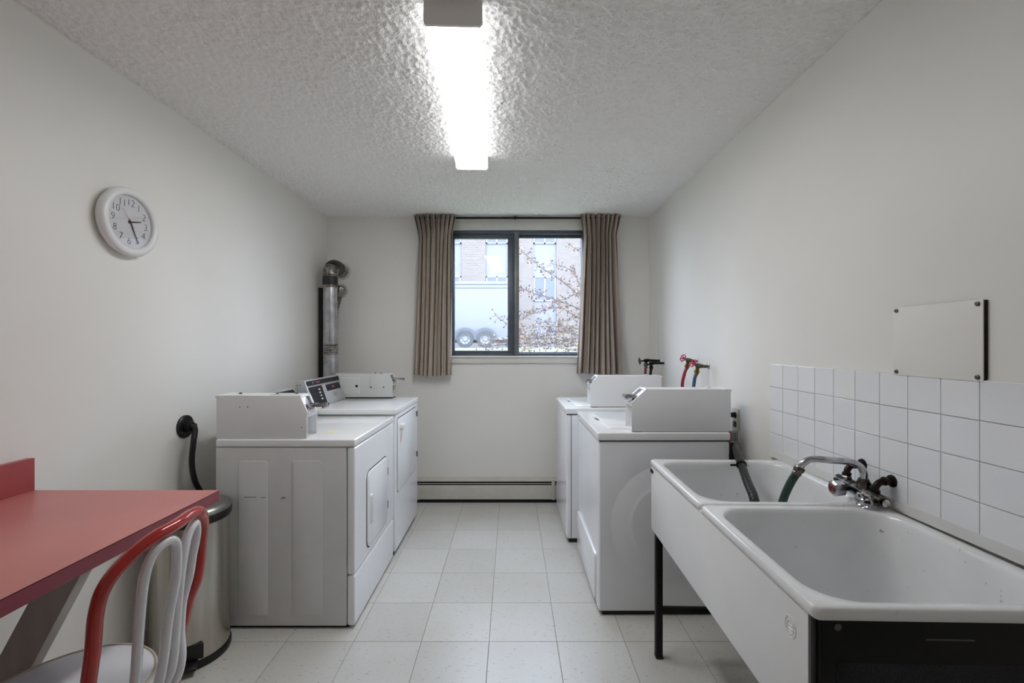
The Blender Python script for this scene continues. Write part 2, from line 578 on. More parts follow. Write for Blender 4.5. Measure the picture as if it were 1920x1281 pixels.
# ------------------------------------------------------------------ room shell
XL, XR, YB, YF, H = -1.592, 1.184, 3.86, -1.1, 2.452
fl = struct(MB().box(XL - 0.15, XR + 0.15, YF - 0.15, YB + 0.2, -0.12, -0.003).build('floor', 'floor_joint', origin=(0, 0, 0)),
            'floor of square cream vinyl tiles with dark joints')
px, py = 0.3065, 0.3045
tile_me = {}
for i in range(-5, 5):
    for j in range(-11, 7):
        x0, x1 = -0.102 + i * px, -0.102 + (i + 1) * px
        y0, y1 = 2.027 + j * py, 2.027 + (j + 1) * py
        x0, x1, y0, y1 = max(x0, XL), min(x1, XR), max(y0, YF), min(y1, YB)
        if x1 - x0 < 0.02 or y1 - y0 < 0.02:
            continue
        key = (round(x1 - x0, 4), round(y1 - y0, 4), random.randrange(3))
        if key not in tile_me:
            w2, h2 = (x1 - x0) / 2, (y1 - y0) / 2
            g = 0.0009
            mb = MB().loft([[V(-w2 + g, -h2 + g, -0.003), V(w2 - g, -h2 + g, -0.003), V(w2 - g, h2 - g, -0.003), V(-w2 + g, h2 - g, -0.003)],
                            [V(-w2 + g, -h2 + g, -0.0006), V(w2 - g, -h2 + g, -0.0006), V(w2 - g, h2 - g, -0.0006), V(-w2 + g, h2 - g, -0.0006)],
                            [V(-w2 + 2 * g, -h2 + 2 * g, 0), V(w2 - 2 * g, -h2 + 2 * g, 0), V(w2 - 2 * g, h2 - 2 * g, 0), V(-w2 + 2 * g, h2 - 2 * g, 0)]], True, True)
            ob = mb.build('floor_tile', M['floor'][key[2]], fl, 8)
            tile_me[key] = ob.data
        else:
            ob = bpy.data.objects.new('floor_tile', tile_me[key])
            C.objects.link(ob)
            ob.parent = fl
        ob.location = ((x0 + x1) / 2, (y0 + y1) / 2, 0)

import numpy as np
def stippled_ceiling():
    g = 0.0050
    rs_ = np.random.RandomState(3)
    xs_ = np.arange(XL - 0.01, XR + 0.01 + g, g)
    ys_ = np.arange(0.55, YB + 0.01 + g, g)
    nx, ny = len(xs_), len(ys_)
    def blur(a, r):
        k = np.exp(-0.5 * (np.arange(-3 * int(r + 1), 3 * int(r + 1) + 1) / r) ** 2)
        k /= k.sum()
        a = np.apply_along_axis(lambda v: np.convolve(v, k, 'same'), 0, a)
        return np.apply_along_axis(lambda v: np.convolve(v, k, 'same'), 1, a)
    n1 = blur(rs_.randn(ny, nx), 0.85)
    n2 = blur(rs_.randn(ny, nx), 1.8)
    n1 /= n1.std()
    n2 /= n2.std()
    h = np.clip(0.85 * n1 + 0.30 * n2, -1.6, 2.4)
    z = H - 0.0015 - 0.0029 * (h + 1.6)
    X, Y = np.meshgrid(xs_, ys_)
    vs = np.stack([X, Y, z], -1).reshape(-1, 3)
    i = np.arange(nx - 1)[None, :] + np.arange(ny - 1)[:, None] * nx
    fs = np.stack([i, i + nx, i + nx + 1, i + 1], -1).reshape(-1, 4)
    me = bpy.data.meshes.new('ceiling')
    b0 = [(XL - .15, YF - .15, H), (XR + .15, YF - .15, H), (XR + .15, YB + .2, H), (XL - .15, YB + .2, H),
          (XL - .15, YF - .15, H + .15), (XR + .15, YF - .15, H + .15), (XR + .15, YB + .2, H + .15), (XL - .15, YB + .2, H + .15)]
    o_ = len(vs)
    bf = [(3, 2, 1, 0), (4, 5, 6, 7), (0, 1, 5, 4), (1, 2, 6, 5), (2, 3, 7, 6), (3, 0, 4, 7)]
    allv = np.concatenate([vs, np.array(b0)])
    allf = np.concatenate([fs, np.array(bf) + o_])
    me.vertices.add(len(allv))
    me.vertices.foreach_set('co', allv.astype(np.float32).ravel())
    me.loops.add(allf.size)
    me.loops.foreach_set('vertex_index', allf.astype(np.int32).ravel())
    me.polygons.add(len(allf))
    me.polygons.foreach_set('loop_start', (np.arange(len(allf)) * 4).astype(np.int32))
    me.update(calc_edges=True)
    me.validate()
    me.materials.append(M['ceiling'])
    sm = np.ones(len(allf), dtype=bool)
    sm[-6:] = False
    me.polygons.foreach_set('use_smooth', sm)
    ob = bpy.data.objects.new('ceiling', me)
    C.objects.link(ob)
    return ob
struct(stippled_ceiling(), 'grey white popcorn textured ceiling')
wl = struct(MB().box(XL - 0.15, XL, YF - 0.15, YB + 0.2, -0.003, H).build('wall_left', 'wall', origin=(0, 0, 0)), 'off white painted wall with the clock')
wr = struct(MB().box(XR, XR + 0.15, YF - 0.15, YB + 0.2, -0.003, H).build('wall_right', 'wall', origin=(0, 0, 0)), 'off white painted wall with tiles above the sink')
struct(MB().box(XL, XR, YF - 0.15, YF, -0.003, H).build('wall_front', 'wall'), 'off white wall facing the window')
WX0, WX1, WZ0, WZ1 = -0.57, 0.64, 1.245, 2.330
wb = MB()
wb.box(XL, WX0, YB, YB + 0.2, -0.003, H)
wb.box(WX1, XR, YB, YB + 0.2, -0.003, H)
wb.box(WX0, WX1, YB, YB + 0.2, -0.003, WZ0)
wb.box(WX0, WX1, YB, YB + 0.2, WZ1, H)
struct(wb.build('wall_back', 'wall'), 'off white painted wall around the window')

# tiles above the sink: one object per tile, children of the wall
grout = MB().box(XR - 0.004, XR + 0.001, 0.5, 2.046, 0.84, 1.256).build('grout', 'grout', wr)
tme = {}
TP = 0.1022
for c_ in range(15):
    for r_ in range(4):
        k = (c_ * 7 + r_ * 3) % 2
        ya = 2.046 - c_ * TP - TP / 2
        za = 1.256 - r_ * 0.1032 - 0.0516
        if k not in tme:
            ob = MB().plate(V(0, 0, 0), (0, -1, 0), (0, 0, 1), TP - 0.0022, 0.101, 0.0015, 0.007, 0.0012, 1).build('wall_tile', ('tile', 'tile_b')[k], wr, 8)
            tme[k] = ob.data
        else:
            ob = bpy.data.objects.new('wall_tile', tme[k])
            C.objects.link(ob)
            ob.parent = wr
        ob.location = (XR - 0.001, ya, za)
        ob.rotation_euler = (random.uniform(-0.002, 0.002), 0, random.uniform(-0.004, 0.004))
struct(MB().prism([(XR, 0, 0.842), (XR, 0, 0.868), (XR - 0.010, 0, 0.868), (XR - 0.022, 0, 0.842)], (0, 1, 0)).build('trim_1', 'grout'),
       'narrow caulk strip where the tiles meet the sink')
bpy.data.objects['trim_1'].location.y = 0.75
bpy.data.objects['trim_1'].scale.y = 1.29
bpy.data.objects['trim_1'].location.y = 0.75 + 0.645

# ------------------------------------------------------------------ window
win = empty('window_1', (0.035, YB, WZ0), 'sliding window with blue grey frame between two curtains', None)
win['kind'] = 'structure'
if 'category' in win: del win['category']
fr = MB()
yw0, yw1 = YB + 0.015, YB + 0.10
fr.box(WX0, WX1, yw0, yw1, WZ1 - 0.030, WZ1, 0.003)
fr.box(WX0, WX1, yw0, yw1, WZ0, WZ0 + 0.022, 0.003)
fr.box(WX0, WX0 + 0.03, yw0, yw1, WZ0, WZ1, 0.003)
fr.box(WX1 - 0.03, WX1, yw0, yw1, WZ0, WZ1, 0.003)
fr.build('window_frame', 'alu_dark', win)
MB().box(0.022, 0.064, yw0 - 0.008, yw1, WZ0 + 0.005, WZ1 - 0.012, 0.004).build('meeting_stile', 'alu', win)
ls = MB()
ls.box(WX0 + 0.03, 0.022, yw0 + 0.01, yw0 + 0.045, WZ1 - 0.068, WZ1 - 0.030, 0.003)
ls.box(WX0 + 0.03, 0.022, yw0 + 0.01, yw0 + 0.045, WZ0 + 0.022, WZ0 + 0.046, 0.003)
ls.box(-0.034, 0.022, yw0 + 0.01, yw0 + 0.045, WZ0 + 0.046, WZ1 - 0.068, 0.003)
ls.box(WX0 + 0.03, WX0 + 0.075, yw0 + 0.01, yw0 + 0.045, WZ0 + 0.046, WZ1 - 0.068, 0.003)
sash = ls.build('sash', 'alu_dark', win)
MB().box(WX0 + 0.075, -0.034, yw0 + 0.026, yw0 + 0.031, WZ0 + 0.046, WZ1 - 0.068).build('glass_pane', 'glass', sash)
rs = MB()
rs.box(0.064, WX1 - 0.03, yw0 + 0.05, yw0 + 0.08, WZ1 - 0.052, WZ1 - 0.030, 0.003)
rs.box(0.064, WX1 - 0.03, yw0 + 0.05, yw0 + 0.08, WZ0 + 0.022, WZ0 + 0.032, 0.003)
sash2 = rs.build('sash', 'alu_dark', win)
MB().box(0.064, WX1 - 0.03, yw0 + 0.062, yw0 + 0.067, WZ0 + 0.032, WZ1 - 0.052).build('glass_pane', 'glass', sash2)
struct(MB().box(WX0 - 0.05, WX1 + 0.05, YB - 0.018, YB, WZ1, WZ1 + 0.092, 0.004).build('trim_2', 'white_trim'), 'white head casing above the window')
sl = MB().box(WX0 - 0.05, WX1 + 0.05, YB - 0.022, YB, WZ0 - 0.062, WZ0 - 0.012, 0.004)
sl.box(WX0 - 0.06, WX1 + 0.06, YB - 0.034, YB + 0.015, WZ0 - 0.014, WZ0, 0.004)
struct(sl.build('trim_3', 'white_trim'), 'white sill and apron below the window')

# ------------------------------------------------------------------ ceiling lamp
LY0, LY1 = 1.43, 2.622
lamp = empty('ceiling_light', (-0.21, 2.026, H), 'long white wraparound fluorescent lamp on the popcorn ceiling', 'lamp')
hw = 0.0905
zb = 2.368
mb = MB().box(-0.21 - 0.06, -0.21 + 0.06, LY0 + 0.02, LY1 - 0.02, H - 0.022, H, 0.003)
mb.build('housing', 'lamp_end', lamp)
prof = [(-hw + 0.004, H - 0.008), (-hw, zb + 0.012), (-hw + 0.008, zb), (hw - 0.008, zb), (hw, zb + 0.012), (hw - 0.004, H - 0.008)]
mb = MB().loft([[V(-0.21 + a, y, b) for a, b in prof] for y in (LY0 + 0.012, LY1 - 0.006)], True, True)
ob = mb.build('lens', 'lens', lamp)
ob.data.materials.append(M['lens_side'])
for p_ in ob.data.polygons:
    if abs(p_.normal.x) > 0.6 or p_.normal.z > 0.3:
        p_.material_index = 1
pe = [(-hw - 0.003, H), (-hw - 0.004, zb + 0.008), (-hw + 0.004, zb - 0.003), (hw - 0.004, zb - 0.003), (hw + 0.004, zb + 0.008), (hw + 0.003, H)]
MB().prism([(-0.21 + a, LY0, b) for a, b in pe], (0, 0.012, 0), 0.002).build('end_cap', 'lamp_end', lamp)
MB().prism([(-0.21 + a, LY1 - 0.006, b) for a, b in pe], (0, 0.006, 0), 0.001).build('end_cap', 'plastic_w', lamp)
lamp.rotation_euler.z = math.radians(2.15)

# ------------------------------------------------------------------ wall clock
CK = V(XL, 1.835, 1.845)
ck = empty('wall_clock', CK, 'round white plastic wall clock showing twenty five past two', 'clock')
MB().lathe([(0, 0.0), (0.118, 0.0), (0.131, 0.006), (0.139, 0.02), (0.140, 0.030), (0.135, 0.040), (0.124, 0.045), (0.116, 0.044), (0.110, 0.040),
            (0.107, 0.035), (0.106, 0.025), (0, 0.025)], CK, (1, 0, 0), 72).build('case', 'plastic_w', ck, 50)
MB().lathe([(0, 0.0255), (0.1058, 0.0255), (0.1058, 0.0285), (0, 0.0285)], CK, (1, 0, 0), 64).build('dial', 'clock_face', ck)
TILT = math.radians(-3.0)
def ckp(r, a, h):
    """a: clockwise degrees from 12"""
    t = math.radians(a) - TILT
    return CK + V(h, math.sin(t) * r, math.cos(t) * r)
def text_mesh(body, size):
    cu = bpy.data.curves.new('glyph', 'FONT')
    cu.body = body
    cu.size = size
    cu.align_x = 'CENTER'
    cu.align_y = 'CENTER'
    cu.extrude = 0.0003
    cu.offset = -0.0009
    cu.resolution_u = 3
    ob = bpy.data.objects.new('glyph', cu)
    C.objects.link(ob)
    bpy.context.view_layer.update()
    dg = bpy.context.evaluated_depsgraph_get()
    me = bpy.data.meshes.new_from_object(ob.evaluated_get(dg))
    bpy.data.objects.remove(ob)
    bpy.data.curves.remove(cu)
    return me
def place_text(me, name, o, U, Vv, m, parent):
    U, Vv = Vector(U).normalized(), Vector(Vv).normalized()
    N = U.cross(Vv)
    base = Vector(o) - ORI[parent.name]
    for v in me.vertices:
        v.co = base + U * v.co.x + Vv * v.co.y + N * v.co.z
    me.materials.clear()
    me.materials.append(M[m])
    me.name = name
    ob = bpy.data.objects.new(name, me)
    C.objects.link(ob)
    ob.parent = parent
    ORI[ob.name] = ORI[parent.name]
    return ob
for k in range(1, 13):
    p = ckp(0.079, k * 30, 0.0289)
    place_text(text_mesh(str(k), 0.041), 'numeral', p, (0, math.cos(TILT), math.sin(TILT)), (0, -math.sin(TILT), math.cos(TILT)), 'ink', ck)
def hand(name, a, l0, l1, w0, w1, h, m):
    A, B = ckp(-l0, a, h), ckp(l1, a, h)
    d = (B - A).normalized()
    s_ = d.cross(V(1, 0, 0))
    MB().prism([A - s_ * w0 / 2, A + s_ * w0 / 2, B + s_ * w1 / 2, B - s_ * w1 / 2], (0.0008, 0, 0)).build(name, m, ck)
hand('hour_hand', 2.42 * 30, 0.010, 0.056, 0.0065, 0.003, 0.0300, 'ink')
hand('minute_hand', 25.3 * 6, 0.012, 0.088, 0.0055, 0.0025, 0.0312, 'ink')
hand('second_hand', 318, 0.030, 0.060, 0.0012, 0.0010, 0.0324, 'pink')
MB().lathe([(0, 0.0285), (0.004, 0.0285), (0.004, 0.0336), (0, 0.0336)], CK, (1, 0, 0), 12).build('hub', 'ink', ck)
MB().lathe([(0, 0.0362), (0.1085, 0.0362), (0.1085, 0.0374), (0, 0.0374)], CK, (1, 0, 0), 48).build('clear_cover', 'clock_glass', ck)

# ------------------------------------------------------------------ coin box (shared by dryers and washers)
def coin_box(parent, s, xb, xf, xt, y0, y1, z0, zt, zs, m, zr=None, door=False, top_plate=True):
    """s: +1 faces +X, -1 faces -X.  xb back, xf front, xt where the top ends, zs foot of the slope"""
    zr = zs - 0.012 if zr is None else zr
    t = 0.0035
    rec = xf - s * 0.040
    body = [(xb, z0), (rec, z0), (rec, zr), (xf, zr), (xf, zs), (xt, zt), (xb, zt)]
    mb = MB().prism([(x, y0 + t, z) for x, z in body], (0, (y1 - y0) - 2 * t, 0), 0.0015)
    sheet = [(xb, z0), (xf, z0), (xf, zs), (xt, zt), (xb, zt)]
    for yy in (y0, y1 - t):
        mb.prism([(x, yy, z) for x, z in sheet], (0, t, 0), 0.0008)
    mb.box(rec, xf, y0 + t, y1 - t, z0, z0 + 0.004)
    # rolled rear edge of the lid
    mb.box(xb - s * 0.004, xb + s * 0.03, y0 - 0.002, y1 + 0.002, zt - 0.012, zt + 0.002, 0.003)
    box = mb.build('coin_box', m, parent)
    # sloped coin chute frame and slide
    sl = V(xf - xt, 0, zs - zt)
    L = sl.length
    d = sl.normalized()
    nrm = V(s * abs(d.z), 0, abs(d.x))
    mid = V((xf + xt) / 2, (y0 + y1) / 2, (zs + zt) / 2)
    yc = (y0 + y1) / 2
    W = (y1 - y0)
    fb = MB()
    for sy in (-1, 1):
        c_ = mid + V(0, sy * (W / 2 - 0.009), 0)
        fb.prism([c_ - d * L / 2 + V(0, -0.008, 0), c_ - d * L / 2 + V(0, 0.008, 0), c_ + d * L / 2 + V(0, 0.008, 0), c_ + d * L / 2 + V(0, -0.008, 0)], nrm * 0.006, 0.0015)
    for e in (-1, 1):
        c_ = mid + d * e * (L / 2 - 0.007)
        fb.prism([c_ - d * 0.007 + V(0, -W / 2 + 0.002, 0), c_ - d * 0.007 + V(0, W / 2 - 0.002, 0), c_ + d * 0.007 + V(0, W / 2 - 0.002, 0), c_ + d * 0.007 + V(0, -W / 2 + 0.002, 0)], nrm * 0.006, 0.0015)
    fb.build('chute_frame', m, box)
    pc = MB()
    pc.prism([mid - d * L * 0.36 + V(0, -W * 0.33, 0), mid - d * L * 0.36 + V(0, W * 0.33, 0), mid + d * L * 0.30 + V(0, W * 0.33, 0), mid + d * L * 0.30 + V(0, -W * 0.33, 0)], nrm * 0.003, 0.001)
    pc.build('face_plate', 'chrome', box)
    # the push slide: two rails, a cross bar and its coin slots
    zz = zs + (zt - zs) * 0.42
    xs0 = xf + (xt - xf) * 0.42
    out = xf + s * (0.022 if s < 0 else 0.072)
    mb = MB()
    mb.box(xs0 - s * 0.01, out, yc - W * 0.27, yc - W * 0.16, zz - 0.004, zz + 0.009, 0.002)
    mb.box(xs0 - s * 0.01, out, yc + W * 0.16, yc + W * 0.27, zz - 0.004, zz + 0.009, 0.002)
    mb.box(xs0, out - s * 0.004, yc - W * 0.17, yc + W * 0.17, zz, zz + 0.005)
    mb.box(out - s * 0.012, out, yc - W * 0.30, yc + W * 0.30, zz - 0.010, zz + 0.011, 0.003)
    mb.build('coin_slide', 'chrome', box)
    MB().box(xs0, out - s * 0.014, yc - W * 0.14, yc + W * 0.14, zz - 0.006, zz - 0.001).build('slide_stripe', 'red_tag', box)
    return box

def screw(parent, p, axis, r=0.004, h=0.002, m='grey_screw', name='screw'):
    return MB().lathe([(r, 0), (r, h * 0.6), (r * 0.7, h), (0, h)], p, axis, 10).build(name, m, parent)

# ------------------------------------------------------------------ dryer close to the counter
d1 = empty('dryer', (-1.07, 2.46, 0), 'white coin dryer standing beside the steel trash can, coin box on its near end', 'dryer', 'coin dryers along the clock wall')
xb, xf, ya, yb = -1.398, -0.741, 2.115, 2.805
mb = MB().box(xb, xf - 0.040, ya, yb, 0.014, 0.858, 0.006)
mb.build('cabinet', 'putty', d1)
MB().box(xb + 0.02, xf - 0.03, ya + 0.015, yb - 0.015, 0.0, 0.03).build('base', 'black', d1)
MB().box(xf - 0.0365, xf, ya, yb, 0.254, 0.856, 0.012, 3).build('front_panel', 'enamel', d1)
MB().box(xf - 0.0365, xf, ya, yb, 0.014, 0.2505, 0.012, 3).build('toe_panel', 'enamel', d1)
MB().box(xb, xf + 0.002, ya - 0.003, yb + 0.002, 0.860, 0.896, 0.010, 3).build('top', 'enamel_d', d1)
screw(d1, (xf - 0.03, yb - 0.05, 0.896), (0, 0, 1), 0.006, 0.001)
seam = MB().plate((xf - 0.001, 2.472, 0.491), (0, 1, 0), (0, 0, 1), 0.378, 0.402, 0.05, 0.0018, 0.0005).build('door_seam', 'dark_gap', d1)
door = MB().plate((xf - 0.001, 2.472, 0.491), (0, 1, 0), (0, 0, 1), 0.366, 0.390, 0.045, 0.0085, 0.005).build('door', 'enamel', d1)
h_ = MB().plate((xf + 0.0070, 2.345, 0.487), (0, 1, 0), (0, 0, 1), 0.034, 0.150, 0.010, 0.0065, 0.003).build('handle', 'enamel', door)
MB().plate((xf + 0.0130, 2.347, 0.487), (0, 1, 0), (0, 0, 1), 0.016, 0.132, 0.006, 0.0015, 0.0006).build('handle_grip', 'putty', h_)
for z in (0.590, 0.392):
    MB().box(xf - 0.002, xf + 0.006, 2.660, 2.672, z - 0.022, z + 0.022, 0.002).build('hinge', 'grey_screw', d1)
for x0, x1 in ((-1.293, -1.152), (-1.038, -0.895)):
    MB().plate(((x0 + x1) / 2, ya + 0.001, 0.427), (1, 0, 0), (0, 0, 1), x1 - x0, 0.735, 0.016, 0.0042, 0.0036).build('embossed_panel', 'putty', d1)
for x0, x1, z0 in ((-1.262, -1.205, 0.6235), (-1.182, -1.160, 0.622), (-1.085, -1.068, 0.620)):
    MB().box(x0, x1, ya - 0.0036, ya - 0.0030 + 0.002, z0, z0 + 0.0022).build('scuff_mark', 'grey_screw', d1)
cb = coin_box(d1, 1, -1.400, -0.972, -1.0115, 2.124, 2.236, 0.897, 1.1016, 1.0095, 'coin')
for x, z in ((-1.289, 1.048), (-1.252, 1.048), (-0.995, 0.951)):
    screw(cb, (x, 2.124, z), (0, -1, 0), 0.0028, 0.001)
MB().box(-1.16, -1.03, 2.15, 2.225, 1.1016, 1.1035, 0.0008).build('top_bracket', 'coin_grey', cb)
for x in (-1.145, -1.05, -1.325):
    screw(cb, (x, 2.19, 1.1030), (0, 0, 1), 0.007, 0.006)
MB().prism([(-1.205, 2.245, 0.897), (-1.372, 2.245, 1.078), (-1.395, 2.245, 1.070), (-1.395, 2.245, 0.897)], (0, 0.55, 0), 0.003).build('console', 'silver', d1)
con1 = bpy.context.scene.objects['console']
cu = V(0.167, 0, -0.181).normalized()
nn = V(0.181, 0, 0.167).normalized()
for (a0, a1, b0, b1, m_, nm) in ((0.02, 0.10, 2.262, 2.782, 'panel_dark', 'dark_band'), (0.115, 0.22, 2.262, 2.55, 'panel_dark', 'control_field'), (0.02, 0.10, 2.783, 2.79, 'button', 'light_edge')):
    o_ = V(-1.372, (b0 + b1) / 2, 1.078) + cu * (a0 + a1) / 2 + nn * 0.0
    MB().plate(o_, cu, (0, 1, 0), a1 - a0, b1 - b0, 0.002, 0.0015, 0.0004, 2).build(nm, m_, con1)
MB().box(-0.95, -0.90, 2.27, 2.33, 0.8962, 0.8968).build('paper_note', 'yellow_note', d1)

# ------------------------------------------------------------------ dryer close to the window
d2 = empty('dryer', (-1.07, 3.165, 0), 'white coin dryer in the corner by the duct, with a dark control panel', 'dryer', 'coin dryers along the clock wall')
xb, xf, ya, yb = -1.380, -0.735, 2.838, 3.492
MB().box(xb, xf, ya, yb, 0.030, 0.896, 0.010, 3).build('cabinet', 'enamel', d2)
MB().box(xb + 0.02, xf - 0.02, ya + 0.02, yb - 0.02, 0.0, 0.05).build('base', 'black', d2)
MB().box(xb, xf + 0.006, ya - 0.018, yb + 0.004, 0.899, 0.9355, 0.010, 3).build('top', 'enamel_d', d2)
MB().plate((xf - 0.001, 3.148, 0.630), (0, 1, 0), (0, 0, 1), 0.556, 0.480, 0.02, 0.0018, 0.0005).build('door_seam', 'dark_gap', d2)
door = MB().plate((xf - 0.001, 3.148, 0.630), (0, 1, 0), (0, 0, 1), 0.545, 0.469, 0.016, 0.007, 0.004).build('door', 'enamel', d2)
MB().plate((xf + 0.005, 2.965, 0.803), (0, 1, 0), (0, 0, 1), 0.075, 0.036, 0.010, 0.022, 0.008).build('handle', 'plastic_w', door)
MB().plate((xf + 0.0055, 2.950, 0.730), (0, 1, 0), (0, 0, 1), 0.038, 0.062, 0.012, 0.0012, 0.0004).build('sticker', 'sticker', door)
for z in (0.81, 0.50):
    MB().box(xf - 0.002, xf + 0.008, 3.452, 3.464, z - 0.02, z + 0.02, 0.002).build('hinge', 'grey_screw', d2)
# slanted console
A0, A1 = V(-1.250, 0, 0.942), V(-1.309, 0, 1.113)
cons = MB().prism([(-1.250, 2.826, 0.937), (-1.309, 2.826, 1.113), (-1.362, 2.826, 1.108), (-1.385, 2.826, 0.937)], (0, 0.552, 0), 0.003).build('console', 'silver', d2)
up = (A1 - A0).normalized()
nn = V(up.z, 0, -up.x)
Lc = (A1 - A0).length
def on_console(v0, v1, y0, y1, m_, nm, h=0.0012, lift=0.0005):
    o_ = V(0, (y0 + y1) / 2, 0) + A0 + up * (Lc * (v0 + v1) / 2) + nn * lift
    return MB().plate(o_, (0, 1, 0), up, y1 - y0, Lc * (v1 - v0), 0.0015, h, 0.0004, 2).build(nm, m_, cons)
on_console(0.79, 0.965, 2.84, 3.368, 'panel_dark', 'dark_band')
on_console(0.752, 0.766, 2.84, 3.368, 'red_print', 'pink_stripe')
on_console(0.07, 0.735, 2.845, 3.045, 'panel_dark', 'control_field')
on_console(0.46, 0.715, 3.105, 3.345, 'panel_dark', 'display_field')
on_console(0.56, 0.63, 3.20, 3.235, 'red_print', 'indicator', 0.002)
on_console(0.86, 0.90, 2.975, 3.03, 'red_print', 'lettering', 0.002)
on_console(0.85, 0.92, 2.92, 2.938, 'grey_print', 'emblem', 0.002)
for k in range(4):
    v = 0.60 - k * 0.12
    on_console(v - 0.028, v + 0.028, 2.975, 2.997, 'button', 'button', 0.004)
    on_console(v - 0.004, v + 0.004, 2.92, 2.955, 'grey_print', 'lettering', 0.002)
for k in range(3):
    on_console(0.33 - k * 0.05, 0.335 - k * 0.05 + 0.012, 3.19, 3.25, 'grey_print', 'lettering', 0.0016)
for z in (1.085, 1.085):
    pass
screw(cons, (-1.335, 2.826, 1.085), (0, -1, 0), 0.004, 0.002)
screw(cons, (-1.352, 2.826, 1.085), (0, -1, 0), 0.004, 0.002)
# coin box on the far end, its face with the lock door turned to the room
MB().box(-1.32, -0.905, 3.385, 3.485, 0.9355, 0.9455).build('gasket', 'dark_gap', d2)
cb2 = coin_box(d2, 1, -1.321, -0.899, -0.932, 3.380, 3.488, 0.9455, 1.122, 1.045, 'coin_grey')
MB().plate((-1.232, 3.380, 1.032), (1, 0, 0), (0, 0, 1), 0.172, 0.125, 0.004, 0.0016, 0.0005).build('door_seam', 'putty', cb2)
cd_ = MB().plate((-1.232, 3.3790, 1.032), (1, 0, 0), (0, 0, 1), 0.160, 0.114, 0.003, 0.003, 0.001).build('money_door', 'coin_grey', cb2)
screw(cb2, (-1.168, 3.3762, 1.030), (0, -1, 0), 0.010, 0.003, 'black', 'lock')
MB().plate((-1.012, 3.380, 1.064), (1, 0, 0), (0, 0, 1), 0.118, 0.112, 0.002, 0.0025, 0.0008).build('service_plate', 'coin_grey', cb2)
for x in (-1.060, -0.966):
    screw(cb2, (x, 3.3776, 1.022), (0, -1, 0), 0.005, 0.002, 'black')
for x in (-1.04, -0.995):
    screw(cb2, (x, 3.42, 1.122), (0, 0, 1), 0.006, 0.006, 'black')

# ------------------------------------------------------------------ washers
def washer(lbl, xf, xb, ya, yb, zl, zt, zbase, cbp, ring, seam_x=None, toe=False):
    w_ = empty('washer', ((xf + xb) / 2, (ya + yb) / 2, 0), lbl, 'washer', 'coin washers along the tiled wall')
    MB().box(xf, xb, ya, yb, zbase, zl - 0.004, 0.016, 3).build('cabinet', 'enamel', w_)
    MB().box(xf + 0.02, xb - 0.02, ya + 0.012, yb - 0.012, 0.0, zbase + 0.02).build('base', 'black', w_)
    MB().box(xf + 0.006, xb - 0.006, ya + 0.006, yb - 0.006, zl - 0.02, zl + 0.004).build('top_seam', 'dark_gap', w_)
    # top with a raised border at the front
    tp = MB().box(xf - 0.006, xb, ya - 0.006, yb + 0.006, zl, zt, 0.010, 3).build('top', 'enamel_d', w_)
    for yy in (ya + 0.045, yb - 0.06):
        screw(tp, (xf - 0.006, yy, (zl + zt) / 2 + 0.004), (-1, 0, 0), 0.006, 0.003, 'plastic_w', 'bumper')
    # lid on the top
    lx0, lx1 = xf + 0.075, xf + 0.455
    ly0, ly1 = ya + 0.085, yb - 0.085
    MB().plate(((lx0 + lx1) / 2, (ly0 + ly1) / 2, zt - 0.0005), (1, 0, 0), (0, 1, 0), lx1 - lx0 + 0.008, ly1 - ly0 + 0.008, 0.02, 0.001, 0.0003).build('lid_seam', 'putty', tp)
    lid = MB().plate(((lx0 + lx1) / 2, (ly0 + ly1) / 2, zt - 0.0005), (1, 0, 0), (0, 1, 0), lx1 - lx0, ly1 - ly0, 0.018, 0.005, 0.003).build('lid', 'enamel_d', w_)
    MB().plate((lx0 - 0.010, (ly0 + ly1) / 2 + 0.05, zt - 0.0004), (1, 0, 0), (0, 1, 0), 0.020, 0.085, 0.009, 0.0012, 0.0004).build('finger_recess', 'grey_screw', w_)
    if ring:
        cx, cz, R = ring
        MB().lathe([(R, 0.001), (R - 0.02, -0.003), (R - 0.06, -0.013), (R - 0.082, -0.0165), (R - 0.09, -0.018), (R - 0.098, -0.0212), (R - 0.108, -0.0225), (0, -0.0225)], (cx, ya, cz), (0, 1, 0), 72).build('embossed_disc', 'enamel', w_, 60)
    if seam_x:
        MB().box(seam_x, seam_x + 0.004, ya - 0.0006, ya + 0.003, zbase + 0.012, zl - 0.006).build('panel_seam', 'dark_gap', w_)
    if toe:
        MB().plate((xf + 0.002, (ya + yb) / 2 + 0.012, 0.165), (0, -1, 0), (0, 0, 1), 0.60, 0.235, 0.018, 0.014, 0.007).build('access_panel', 'enamel', w_)
    box = coin_box(w_, -1, *cbp, 'coin')
    xbk, xfr, xt_, y0, y1, z0, ztp = cbp[:7]
    MB().lathe([(0.013, 0), (0.013, 0.006), (0.010, 0.008), (0, 0.008)], (xbk - 0.09, (y0 + y1) / 2, ztp), (0, 0, 1), 16).build('lock', 'plastic_w', box)
    MB().box(xfr + 0.004, xfr + 0.05, y0 + 0.0005, y0 + 0.003, z0 - 0.004, z0 + 0.0005).build('shim', 'black', box)
    # low console behind the coin box
    c_ = MB().prism([(xbk - 0.17, y1 + 0.004, zt), (xbk - 0.13, y1 + 0.004, zt + 0.095), (xbk - 0.02, y1 + 0.004, zt + 0.095), (xbk - 0.02, y1 + 0.004, zt)], (0, yb - y1 - 0.02, 0), 0.004).build('console', 'enamel_d', w_)
    MB().prism([(xbk - 0.1655, y1 + 0.03, zt + 0.012), (xbk - 0.1345, y1 + 0.03, zt + 0.085), (xbk - 0.130, y1 + 0.03, zt + 0.085), (xbk - 0.16, y1 + 0.03, zt + 0.012)], (0, yb - y1 - 0.08, 0)).build('control_field', 'panel_dark', c_)
    return w_

